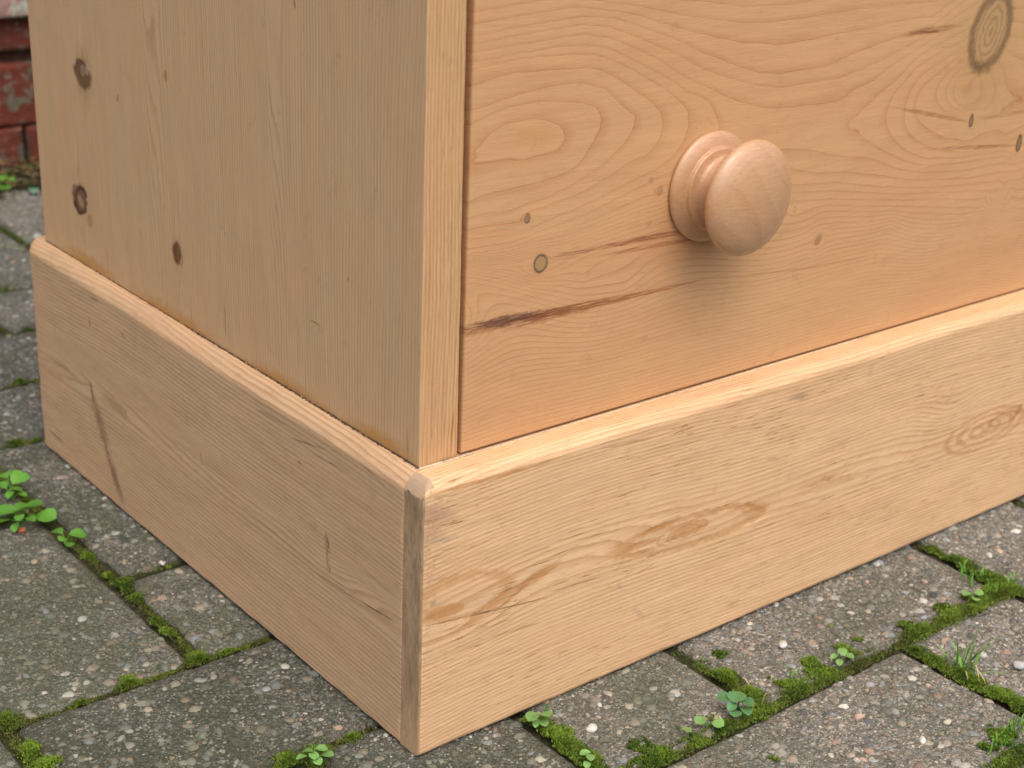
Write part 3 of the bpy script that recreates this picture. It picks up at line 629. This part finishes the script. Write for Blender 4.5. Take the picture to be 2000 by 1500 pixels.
# ------------------------------------------------------------------ ground under and around the blocks
t = NT('soil'); pos = t.n('ShaderNodeNewGeometry').outputs['Position']; pw = t.vmath('MULTIPLY', pos, (1/U,)*3)
col = t.ramp(t.noise(pw, 34, 6, .8), [(.34, (.018, .014, .009)), (.5, (.055, .045, .028)), (.62, (.14, .12, .08)), (.72, (.26, .23, .17))])
col = t.mix(t.rng(t.noise(pw, 2.3, 4, .7), .44, .6, 0, .8), col, (.045, .062, .014))
M_so = t.done(col, .95, t.bump(t.noise(pw, 60, 5, .75), .004, 1), .2)
n = 40; L_ = 90
gv = [(-L_, -L_, -.055), (L_, -L_, -.055), (L_, L_, -.055), (-L_, L_, -.055)]
ground = link(bpy.data.objects.new('ground', mesh('ground', gv, [(0, 1, 2, 3)], [M_so], False))); tag(ground, kind='structure')
# lumpy soil filling between the blocks
xs = np.arange(-3.4, 5.8, .018); ys = np.arange(-2.0, 8.2, .022)
X, Y = np.meshgrid(xs, ys, indexing='ij'); Z = -.024+.014*sines(X, Y, 8, 6, 3)+.016*sines(X, Y, 60, 6, 4)
i, j = np.meshgrid(np.arange(len(xs)-1), np.arange(len(ys)-1), indexing='ij'); a = (i*len(ys)+j).ravel()
Z = Z+np.clip((Y-6.9)/.4, 0, 1)*(.035+.03*sines(X, Y, 3, 5, 8))
bed = link(bpy.data.objects.new('soil_bed', mesh('soil_bed', np.stack([X, Y, Z], -1).reshape(-1, 3), np.c_[a, a+len(ys), a+len(ys)+1, a+1], [M_so]))); tag(bed, kind='structure')

# ------------------------------------------------------------------ moss
def gnd(px, py, z=0.0): return unproj(px, py, 2, z)[:2]
HOT = [  # pixel, radius along and across (plinth heights), strength
 ((1095, 1440), .10, 1.3), ((1140, 1478), .10, 1.2), ((1050, 1412), .06, 1.0), ((1260, 1460), .10, 1.5), ((1210, 1480), .08, 1.2), ((1330, 1425), .09, 1.2), ((1400, 1405), .08, 1.0), ((1440, 1380), .08, 1.0),
 ((1400, 1275), .07, 1.3), ((1420, 1320), .06, 1.4), ((1470, 1355), .06, 1.3), ((1530, 1330), .09, 1.6), ((1590, 1300), .09, 1.6), ((1640, 1270), .08, 1.5), ((1680, 1250), .06, 1.2), ((1620, 1222), .035, 1.1), ((1608, 1182), .015, 1.0), ((1698, 1188), .015, 1.0), ((1615, 1250), .02, .8),
 ((1780, 1225), .10, 1.3), ((1830, 1190), .12, 1.2), ((1880, 1160), .12, 1.3), ((1930, 1140), .12, 1.5), ((1870, 1100), .08, 1.3), ((1820, 1075), .05, 1.1), ((1970, 1150), .08, 1.2), ((1760, 1200), .06, .8), ((1820, 1145), .05, .6), ((1900, 1190), .07, .9),
 ((1790, 1270), .05, .9), ((1820, 1290), .06, 1.2), ((1900, 1320), .09, 1.3), ((1960, 1360), .09, 1.4), ((1995, 1380), .07, 1.2), ((1960, 1440), .12, 1.5), ((1930, 1470), .10, 1.3), ((1990, 1430), .08, 1.3), ((1510, 1480), .045, 1.3), ((1495, 1405), .02, 1.0), ((1545, 1390), .012, .8), ((1810, 1320), .015, .8), ((1770, 1107), .025, .6),
 ((240, 1140), .06, 1.4), ((210, 1125), .03, 1.2), ((300, 1215), .05, 1.2), ((320, 1235), .05, 1.1), ((385, 1285), .06, 1.3), ((450, 1275), .05, 1.0), ((330, 1110), .03, .8), ((265, 1165), .05, .7), ((70, 1460), .07, 1.3), ((100, 1490), .07, 1.3), ((20, 1400), .06, 1.2), ((250, 1330), .06, .8), ((160, 1370), .04, .7), ((70, 1450), .05, 1.1),
 ((620, 1470), .08, .9), ((560, 1480), .06, .9), ((690, 1440), .04, 1.0), ((30, 1000), .08, .7), ((170, 1085), .04, .9), ((40, 745), .05, 1.0), ((30, 865), .06, 1.0), ((70, 860), .04, .9), ((10, 470), .08, 1.0), ((40, 440), .10, .8), ((20, 360), .15, 1.0), ((10, 560), .05, .7), ((50, 640), .05, .5), ((250, 1325), .03, .8)]
HC = np.array([gnd(*h[0]) for h in HOT]); HR = np.array([h[1]*(.66 if h[0][0] < 720 else .84) for h in HOT]); HS = np.array([h[2] for h in HOT])
def hot(P):
    d2 = ((P[:, None]-HC[None])**2).sum(2); return (HS*np.exp(-d2/(HR**2))).max(1)
def jdist(P):
    # distance to the nearest joint line
    best = np.full(len(P), 9.); J = JA
    for i in range(0, len(P), 4000):
        p = P[i:i+4000]; ab = J[:, 2:]-J[:, :2]; ap = p[:, None]-J[None, :, :2]
        t_ = np.clip((ap*ab).sum(2)/(ab*ab).sum(1), 0, 1); d = np.linalg.norm(ap-t_[..., None]*ab, axis=2); best[i:i+4000] = d.min(1)
    return best
JA = np.array([q for q in joints if -3 < (q[0]+q[2])/2 < 5.4 and -2 < (q[1]+q[3])/2 < 7.6])
JA = np.unique(np.round(JA, 4), axis=0)
# candidate points: along joints, and round the hot spots
pts = []
for q in JA:
    Lq = np.hypot(q[2]-q[0], q[3]-q[1]); n = int(Lq*5200); s_ = rng.uniform(0, 1, n)[:, None]
    p = q[:2]+(q[2:]-q[:2])*s_+np.clip(rng.normal(0, .012, (n, 2)), -.034, .034)
    pts.append(p)
P = np.concatenate(pts)
keepm = ~((P[:, 0] > .12) & (P[:, 0] < 6.1) & (P[:, 1] > .12) & (P[:, 1] < 2.9))
P = P[keepm]
nz = sines(P[:, 0], P[:, 1], 3.2, 6, 77)+.6*sines(P[:, 0], P[:, 1], 17, 5, 78)
hp = hot(P)
keep = rng.uniform(0, 1, len(P)) < np.clip(.20+.80*nz+1.2*hp, .03, 1)
P1 = P[keep]; h1 = hp[keep]
ph = []
for c, r_, s_ in zip(HC, HR, HS):
    n = int(90000*r_*r_*s_*3.14); ph.append(c+rng.normal(0, r_*.62, (n, 2)))
P2 = np.concatenate(ph); jd = jdist(P2)
nz2 = sines(P2[:, 0], P2[:, 1], 26, 6, 79)+.5*sines(P2[:, 0], P2[:, 1], 70, 4, 80)
k2 = (jd < .022+.050*np.clip(nz2+.45, 0, 1.3)) | (hot(P2)*(nz2+.50) > .66)
P2 = P2[k2]; h2 = hot(P2)
P2 = P2[~((P2[:, 0] > .0) & (P2[:, 1] > .0) & (P2[:, 1] < 3.03))] if True else P2
P1 = P1[~((P1[:, 0] > .0) & (P1[:, 1] > .004) & (P1[:, 1] < 3.02))] if len(P1) else P1
h1 = hot(P1); h2 = hot(P2)
MP = np.concatenate([P1, P2]); MH = np.concatenate([h1, h2]); jd = jdist(MP)
print('moss sprigs', len(MP))
zb = np.where(jd < .026, -.020+.016*np.clip(MH*1.2, 0, 1), -.004)+.010*np.clip(MH, 0, 1.2)*np.exp(-(jd/.05)**2)
N = len(MP); ln = rng.uniform(.006, .014, N)*(.6+.5*np.clip(MH, 0, 1)); an = rng.uniform(0, 6.283, N); le = rng.uniform(.15, 1.1, N); wd = rng.uniform(.0018, .0036, N)
dx, dy = np.cos(an), np.sin(an)
B = np.c_[MP, zb]
T = B+np.c_[dx*np.sin(le)*ln, dy*np.sin(le)*ln, np.cos(le)*ln]; Mi = B*.45+T*.55+np.c_[0*dx, 0*dx, ln*.10]
sx = np.c_[-dy*wd, dx*wd, 0*dx]
V = np.stack([B-sx*.5, B+sx*.5, Mi-sx, Mi+sx, T], 1).reshape(-1, 3)
b0 = np.arange(N)*5
F = np.concatenate([np.c_[b0, b0+1, b0+3], np.c_[b0, b0+3, b0+2], np.c_[b0+2, b0+3, b0+4]])
tone = np.clip(.5+.5*sines(MP[:, 0], MP[:, 1], 9, 6, 55)*1.8+.8*sines(MP[:, 0], MP[:, 1], 40, 5, 57)+rng.normal(0, .22, N), 0, 1)
brown = np.clip(.62-.85*MH+rng.normal(0, .2, N)+.95*sines(MP[:, 0], MP[:, 1], 14, 6, 56), 0, 1)
ca = np.array((.035, .070, .006)); cb = np.array((.17, .265, .024)); cc = np.array((.070, .052, .020))
C = ca+(cb-ca)*tone[:, None]; C = C+(cc-C)*(brown*.8)[:, None]
C = np.repeat(C, 5, axis=0)
t = NT('moss_green'); c = t.attr('col'); t.b.inputs['Subsurface Weight'].default_value = 0.0
M_ms = t.done(c, .7, None, .25)
ms = link(bpy.data.objects.new('moss', mesh('moss', V, F, [M_ms], False, {'col': C}))); tag(ms, 'bright green moss growing in the joints between the paving blocks', 'moss', kind='stuff')

# ------------------------------------------------------------------ weeds
def leafmat(name, c1, c2):
    t = NT(name); ob = t.n('ShaderNodeTexCoord').outputs['Object']; r_ = t.n('ShaderNodeObjectInfo').outputs['Random']
    col = t.mix(t.noise(ob, 160, 3, .6), c1, c2); kk = t.rng(r_, 0, 1, .8, 1.15); col = t.mix(1, col, t.xyz(kk, kk, kk), 'MULTIPLY')
    t.b.inputs['Transmission Weight'].default_value = 0
    return t.done(col, .42, t.bump(t.noise(ob, 260, 2, .5), .0004, .5), .45)
LM = {'bright': leafmat('leaf_bright', (.055, .20, .012), (.14, .34, .05)), 'blue': leafmat('leaf_blue', (.05, .15, .05), (.10, .24, .09)), 'pale': leafmat('leaf_pale', (.10, .24, .05), (.20, .36, .11)), 'grass': leafmat('leaf_grass', (.09, .26, .03), (.20, .42, .07)), 'straw': leafmat('straw', (.42, .36, .20), (.52, .45, .28)), 'teal': leafmat('teal_leaf', (.12, .30, .20), (.16, .36, .26))}
def leaf_mesh(mat, L, wd, tip=1.0, cup=.25, droop=.35, serr=.0):
    V, F = [], []; nu, nv = 9, 7
    for i in range(nu):
        s_ = i/(nu-1); w = wd*max(0, math.sin(math.pi*s_**1.25))**.55*(1+serr*math.sin(i*2.6)) if 0 < s_ < 1 else .02*wd
        for j in range(nv):
            q = (j/(nv-1)-.5)*2
            V.append((L*s_, q*w, L*(.25*s_-droop*s_*s_)+cup*abs(q)*w*(1-.3*s_)+.010*abs(q)*0))
    for i in range(nu-1):
        for j in range(nv-1): a = i*nv+j; F.append((a, a+nv, a+nv+1, a+1))
    return mesh('leaf', V, F, [mat])
def tube(name, pts, r0, r1, mat, n=5):
    V, F = [], []; pts = [np.array(p, float) for p in pts]; m_ = len(pts)
    for i, p in enumerate(pts):
        d = pts[min(i+1, m_-1)]-pts[max(i-1, 0)]; d = d/np.linalg.norm(d); a = np.cross(d, (0.3, .2, 1)); a /= np.linalg.norm(a); b = np.cross(d, a); r = r0+(r1-r0)*i/(m_-1)
        for k in range(n): t_ = k/n*6.283; V.append(p+(a*math.cos(t_)+b*math.sin(t_))*r)
    for i in range(m_-1):
        for k in range(n): F.append((i*n+k, i*n+(k+1) % n, i*n+n+(k+1) % n, i*n+n+k))
    return mesh(name, V, F, [mat])
LS = {(k, q): leaf_mesh(LM[k], 1, w_, 1, .25, d_, s_) for k in ('bright', 'blue', 'pale', 'teal') for q, (w_, d_, s_) in enumerate(((.42, .30, 0), (.36, .45, .05), (.47, .2, .07)))}
def weed(label, px, leaves, mat='bright', group='weeds growing in the paving joints', name='weed', cat='weed', z=0.0, seedl=0.03):
    """leaves: (pixel of the leaf's middle, length, height above ground, rough direction from the root or None)"""
    g = gnd(*px, z); root = empty(name, (g[0]*U, g[1]*U, z*U)); tag(root, label, cat, group)
    for (lp, L, hz, *rest) in leaves:
        L = L*.84; hz = hz*.8; c = unproj(lp[0], lp[1], 2, hz)-np.array([g[0], g[1], 0])
        di = c[:2]+rng.normal(0, .004, 2); an = math.atan2(di[1], di[0]) if not rest else rest[0]
        o = link(bpy.data.objects.new('leaf', LS[(mat, random.randrange(3))]), root)
        o.scale = (L, L*random.uniform(.85, 1.15), L)
        o.rotation_euler = (random.uniform(-.3, .3), random.uniform(-.25, .15), an)
        st = np.array([c[0]-math.cos(an)*L*.5, c[1]-math.sin(an)*L*.5, hz]); o.location = tuple(st*U)
        link(bpy.data.objects.new('stem', tube('stem', [(0, 0, -.03), (st[0]*.45, st[1]*.45, hz*.55), tuple(st+np.array([0, 0, .0]))], .0032, .0022, LM[mat])), root)
    return root
weed('cluster of round green leaves nearest the left edge, the taller of two touching weeds', (25, 975), [((8, 925), .11, .09), ((38, 938), .105, .085), ((5, 950), .07, .05), ((32, 955), .07, .06), ((20, 965), .07, .045), ((44, 965), .05, .04)], 'bright')
weed('broad bright green weed just below the round-leaved one at left edge', (40, 1020), [((8, 1000), .15, .06), ((46, 990), .12, .08), ((62, 996), .12, .075), ((38, 1012), .07, .09), ((60, 1015), .07, .05), ((90, 1010), .11, .05), ((5, 1022), .10, .03), ((30, 1028), .07, .03)], 'bright')
weed('small four-leaved seedling below the broad bright weed on the left', (130, 1062), [((112, 1038), .075, .05), ((152, 1042), .085, .05), ((122, 1056), .05, .03), ((134, 1064), .06, .03)], 'bright')
weed('frilly pale green weed in the joint by the front corner of the plinth', (610, 1485), [((600, 1466), .05, .05), ((628, 1462), .05, .055), ((612, 1475), .05, .04), ((640, 1476), .05, .03), ((590, 1480), .05, .03), ((620, 1488), .05, .02)], 'pale')
weed('little upright weed touching the bottom edge of the front plinth', (1052, 1410), [((1040, 1398), .06, .06), ((1066, 1398), .055, .06), ((1048, 1410), .05, .03), ((1062, 1412), .05, .03)], 'pale')
weed('blue-green clover-like weed right of the middle joint crossing', (1440, 1385), [((1415, 1365), .07, .06), ((1440, 1360), .08, .075), ((1458, 1372), .07, .06), ((1430, 1380), .06, .05), ((1436, 1396), .065, .03), ((1456, 1388), .06, .035)], 'blue')
weed('pair of pale round leaves between the blue-green weed and the moss', (1380, 1418), [((1368, 1408), .06, .04), ((1402, 1415), .055, .03)], 'pale')
weed('single pale leaf low in the moss in front of the plinth', (1342, 1430), [((1342, 1426), .045, .03), ((1232, 1455), .03, .03)][:1], 'pale')
weed('pale sprout in the moss joint at the bottom edge', (1150, 1480), [((1143, 1470), .045, .03), ((1152, 1480), .05, .03), ((1146, 1492), .04, .02)], 'pale')
weed('tiny pale-leaved seedling in the wide moss patch right of centre', (1640, 1288), [((1645, 1272), .055, .05), ((1658, 1282), .05, .03), ((1630, 1282), .05, .03), ((1640, 1292), .045, .02)], 'pale')
weed('small weed leaves half buried in moss below the wall of the plinth', (1900, 1165), [((1888, 1160), .055, .03), ((1904, 1172), .045, .03), ((1912, 1160), .045, .02)], 'pale')
weed('green weed at foot of the painted brick wall', (8, 372), [((5, 345), .12, .14), ((18, 352), .11, .10), ((12, 362), .10, .06), ((2, 365), .10, .05)], 'bright')
weed('torn teal leaf lying on the blocks beside the chest back', (66, 382), [((66, 374), .13, .03)], 'teal')

def blade(name_pts, w, mat):
    """flat bent grass blade through 3-D points"""
    pts = [np.array(p, float) for p in name_pts]; V, F = [], []; n = 9
    P3 = []
    for i in range(n):
        s_ = i/(n-1); P3.append((1-s_)**2*pts[0]+2*s_*(1-s_)*pts[1]+s_*s_*pts[2])
    for i, p in enumerate(P3):
        d = P3[min(i+1, n-1)]-P3[max(i-1, 0)]; a = np.cross(d, (0, 0, 1)); a = a/(np.linalg.norm(a)+1e-9); ww = w*(1-(i/(n-1))**1.6)*.5+.0004
        V += [p-a*ww, p+np.array([0, 0, -ww*.5]), p+a*ww]
    for i in range(n-1): b = i*3; F += [(b, b+1, b+4, b+3), (b+1, b+2, b+5, b+4)]
    return mesh('blade', V, F, [mat])
def tuft(label, px, blades, mat='grass', cat='grass tuft', name='grass_tuft'):
    g = gnd(*px); root = empty(name, (g[0]*U, g[1]*U, 0)); tag(root, label, cat)
    for (bp, tp, hz, w, mm) in blades:
        b = np.r_[gnd(*bp)-g, -.01]; tp3 = unproj(tp[0], tp[1], 2, hz); e = tp3-np.array([g[0], g[1], 0])
        mid = (b+e)/2+np.array([0, 0, .035+hz*.25])
        link(bpy.data.objects.new('blade', blade([b, mid, e], w, LM[mm])), root)
G = 'grass'; S_ = 'straw'
tuft('spiky tuft of long green grass blades in right-hand joint', (1885, 1300),
     [((1870, 1300), (1865, 1238), .14, .012, G), ((1880, 1300), (1920, 1222), .17, .011, G), ((1885, 1300), (1960, 1245), .15, .014, G), ((1885, 1302), (1945, 1262), .10, .012, G), ((1870, 1300), (1838, 1280), .05, .012, G),
      ((1880, 1305), (1852, 1250), .07, .010, G), ((1890, 1305), (1905, 1258), .10, .012, G), ((1900, 1310), (1920, 1270), .07, .010, G), ((1895, 1300), (1925, 1335), .02, .011, S_), ((1900, 1290), (1912, 1330), .03, .007, S_),
      ((1850, 1290), (1842, 1275), .06, .009, S_), ((1905, 1315), (1975, 1322), .015, .007, G), ((1880, 1310), (1890, 1328), .03, .007, S_), ((1875, 1300), (1895, 1262), .08, .011, G), ((1865, 1298), (1880, 1270), .08, .012, G), ((1858, 1300), (1830, 1262), .06, .008, G)])
bl = []
for k in range(34):
    c = random.choice([(1905, 1135), (1930, 1130), (1955, 1138), (1975, 1145), (1940, 1150), (1890, 1118)])
    bx, by = c[0]+random.uniform(-14, 14), c[1]+random.uniform(-8, 10); bl.append(((bx, by), (bx+random.uniform(-22, 22), by-random.uniform(8, 26)), random.uniform(.03, .07), .006, G))
tuft('fine short grass mixed into moss where two joints cross at right', (1940, 1145), bl)
bl = []
for k in range(30):
    c = random.choice([(1955, 1450), (1975, 1445), (1940, 1465), (1985, 1425)])
    bx, by = c[0]+random.uniform(-14, 14), c[1]+random.uniform(-12, 14); bl.append(((bx, by), (bx+random.uniform(-20, 20), by-random.uniform(5, 30)), random.uniform(.03, .06), .006, G))
tuft('short grass growing in the moss at the bottom right corner', (1960, 1450), bl)
bl = []
for k in range(12):
    bx, by = 1555+random.uniform(-14, 14), 1325+random.uniform(-8, 8); bl.append(((bx, by), (bx+random.uniform(-16, 16), by-random.uniform(8, 26)), random.uniform(.03, .05), .005, G))
tuft('few thin grass blades in the moss joint in front of the plinth', (1555, 1325), bl)
tuft('one thin blade standing at the plinth bottom edge beside a little weed', (1064, 1405), [((1062, 1408), (1072, 1376), .09, .010, G), ((1068, 1410), (1090, 1402), .03, .006, S_)])
tuft('pale dry straws lying on the moss between two blocks', (1460, 1335), [((1442, 1322), (1464, 1340), .01, .007, S_), ((1488, 1372), (1500, 1356), .03, .007, S_)], 'straw', 'dry straw', 'dry_straw')
tuft('thin dry stems lying across the ground before the painted wall', (30, 350), [((-20, 332), (72, 345), .06, .012, S_), ((-10, 368), (74, 348), .06, .010, S_), ((-20, 362), (40, 392), .02, .010, S_)], 'straw', 'dry straw', 'dry_straw')
tuft('long pale grass blade reaching the back corner of the plinth', (10, 482), [((-30, 480), (58, 490), .03, .014, G), ((40, 488), (78, 458), .09, .012, G)], 'grass')

# ------------------------------------------------------------------ loose pebbles
def pebble(label, px, r, colr, group='loose pebbles on the paving'):
    rr = np.random.default_rng(int(px[0])); V, F = [], []; nu, nv = 12, 8
    for i in range(nv+1):
        ph_ = math.pi*i/nv
        for k in range(nu):
            t_ = 2*math.pi*k/nu; q = 1+.16*math.sin(2*t_+px[0])*math.sin(ph_)+.10*math.sin(3*t_+ph_*2+px[1])+rr.uniform(-.05, .05)
            V.append((r*q*math.sin(ph_)*math.cos(t_), r*.75*q*math.sin(ph_)*math.sin(t_), r*.55*q*math.cos(ph_)))
    for i in range(nv):
        for k in range(nu): F.append((i*nu+k, i*nu+(k+1) % nu, (i+1)*nu+(k+1) % nu, (i+1)*nu+k))
    t = NT('stone'); ob = t.n('ShaderNodeTexCoord').outputs['Object']; n_ = t.noise(ob, 300, 4, .7); kk = t.rng(n_, .3, .7, .7, 1.1)
    mm = t.done(t.mix(1, (*colr, 1), t.xyz(kk, kk, kk), 'MULTIPLY'), .8, t.bump(n_, .0006, .8), .3)
    g = gnd(*px); o = link(bpy.data.objects.new('pebble', mesh('pebble', V, F, [mm])), None, (g[0]*U, g[1]*U, r*.2*U)); o.rotation_euler.z = rr.uniform(0, 3)
    tag(o, label, 'pebble', group)
pebble('chunky white pebble on the block before the front plinth', (1156, 1425), .024, (.62, .59, .56))
pebble('small white pebble at the joint left of the side plinth', (316, 1101), .014, (.62, .56, .52))
pebble('whitish pebble by the mossy joint below the plinth middle', (1530, 1262), .018, (.60, .59, .58))
pebble('blurred white pebble behind the top back corner of the plinth', (72, 464), .036, (.50, .50, .48))
pebble('orange-brown stone beneath the broad bright weed', (42, 1037), .020, (.42, .16, .08))
pebble('large pale grey pebble on the block at the right edge', (1990, 1302), .026, (.45, .46, .47))
pebble('creamy oval pebble on the big front block', (1850, 1412), .017, (.52, .47, .38))

# ------------------------------------------------------------------ painted brick wall behind
WY = 7.9
t = NT('painted_brick'); pos = t.n('ShaderNodeNewGeometry').outputs['Position']; pw = t.vmath('MULTIPLY', pos, (1/U,)*3)
n1 = t.noise(pw, 9, 4, .6); n2 = t.noise(t.vmath('ADD', pw, (4, 0, 9)), 6, 4, .65)
col = t.mix(t.rng(n1, .53, .61), (.19, .045, .028), (.17, .185, .13)); col = t.mix(t.rng(n2, .56, .62, 0, .85), col, (.30, .12, .095))
col = t.mix(t.rng(t.noise(pw, 16, 3, .7), .60, .68), col, (.24, .26, .20)); col = t.mix(t.rng(t.noise(pw, 3.1, 4, .7), .46, .66, 0, .75), col, (.07, .045, .03))
M_bk = t.done(col, .8, t.bump(t.math('ADD', n1, t.noise(pw, 40, 4, .7)), .004, 1), .3)
t = NT('painted_ledge'); pos = t.n('ShaderNodeNewGeometry').outputs['Position']; pw = t.vmath('MULTIPLY', pos, (1/U,)*3)
col = t.mix(t.rng(t.noise(pw, 8, 4, .65), .50, .58), (.40, .24, .21), (.50, .55, .48)); M_lg = t.done(col, .7, t.bump(t.noise(pw, 20, 4, .7), .004, 1), .3)
t = NT('old_mortar'); pos = t.n('ShaderNodeNewGeometry').outputs['Position']; M_mo = t.done(t.ramp(t.noise(pos, 60, 4, .7), [(.35, (.030, .014, .010)), (.65, (.11, .05, .035))]), .95)
def rough_box(L, D, H, seed, mat, nm):
    r = 14; V, F = [], []; nx, nz = 22, 9
    tu, pu, du = axis(-L/2, L/2, .03, .03, D, .07); tv, pv, dv = axis(-H/2, H/2, .03, .03, D, .05)
    PU, PV = np.meshgrid(pu, pv, indexing='ij'); DU, DV = np.meshgrid(du, dv, indexing='ij'); Dp_ = np.minimum(D, np.hypot(DU, DV))+.012*sines(PU, PV, 9, 6, seed)+.006*sines(PU, PV, 40, 5, seed+1)
    V = np.stack([PU+.006*sines(PV, PU, 20, 4, seed), Dp_, PV+.008*sines(PU, PV, 15, 4, seed+3)], -1).reshape(-1, 3); nu, nv = len(pu), len(pv)
    i, j = np.meshgrid(np.arange(nu-1), np.arange(nv-1), indexing='ij'); a = (i*nv+j).ravel()
    return mesh(nm, V, np.c_[a, a+nv, a+nv+1, a+1], [mat])
wall = empty('brick_wall', (0, WY*U, 0)); tag(wall, 'old brick wall with flaking red and green paint behind the chest', 'brick wall')
BL, BH = 1.46, .47
BM = [rough_box(BL-.03, .5, BH, 60+k, M_bk, 'brick') for k in range(4)]; TM = [rough_box(BL-.03, .5, .26, 70+k, M_bk, 'brick') for k in range(2)]; GM = [rough_box(BL*1.4-.02, .6, .34, 80+k, M_lg, 'ledge_stone') for k in range(2)]
def wl(me, nm, x, z, y=0.0):
    o = link(bpy.data.objects.new(nm, me), wall, (x*U, y*U, z*U)); o.rotation_euler = (0, random.uniform(-.006, .006), random.uniform(-.004, .004))
courses = [(-.20, 0), (.31+.245, 0)]
for r_, zc in enumerate((.07, .555)):
    for k in range(-5, 9): wl(random.choice(BM), 'brick', (k+.5*(r_ % 2)+.85)*BL, zc, random.uniform(-.01, .02))
for k in range(-5, 9): wl(random.choice(TM), 'brick', (k+.3)*BL, 1.01, .03+random.uniform(-.01, .02))
for k in range(-4, 7): wl(random.choice(GM), 'ledge_stone', k*BL*1.4+.4, 1.31, -.06)
for r_ in range(5):
    for k in range(-5, 9): wl(random.choice(BM), 'brick', (k+.5*(r_ % 2)+.1)*BL, 1.75+r_*.53, random.uniform(-.01, .02))
def wbox(nm, y0, y1, z0, z1, mat):
    V = [(x, y, z) for x in (-7.4, 13) for y in (y0, y1) for z in (z0, z1)]
    link(bpy.data.objects.new(nm, mesh(nm, V, [(0, 1, 3, 2), (4, 6, 7, 5), (0, 4, 5, 1), (2, 3, 7, 6), (0, 2, 6, 4), (1, 5, 7, 3)], [mat], False)), wall)
wbox('mortar', .10, 1.3, -.3, 4.2, M_mo)
# litter of dead leaves and soil crumbs at the wall's foot
N = 2600; x = rng.uniform(-1.5, 4.0, N); y = 7.25+rng.uniform(0, 1, N)**.6*.62; z = rng.uniform(.0, .06, N)+.03*np.clip((y-7.4)*2, 0, 1)
an = rng.uniform(0, 6.28, N); L_ = rng.uniform(.015, .05, N); d1 = np.c_[np.cos(an)*L_, np.sin(an)*L_, rng.uniform(-.3, .5, N)*L_]; d2 = np.c_[-np.sin(an)*L_*.5, np.cos(an)*L_*.5, rng.uniform(-.3, .3, N)*L_]
c0 = np.c_[x, y, z]; V = np.stack([c0-d1, c0+d2, c0+d1, c0-d2], 1).reshape(-1, 3); F = np.arange(N*4).reshape(N, 4)
C = np.array([(.10, .06, .03), (.16, .09, .04), (.05, .035, .02), (.08, .11, .02), (.22, .12, .05)])[rng.integers(0, 5, N)]
t = NT('litter'); M_li = t.done(t.attr('col'), .9)
li = link(bpy.data.objects.new('leaf_litter', mesh('leaf_litter', V, F, [M_li], False, {'col': np.repeat(C, 4, axis=0)}))); tag(li, 'brown leaf litter along the foot of the wall', 'leaf litter', kind='stuff')
print('objects', len(bpy.data.objects))
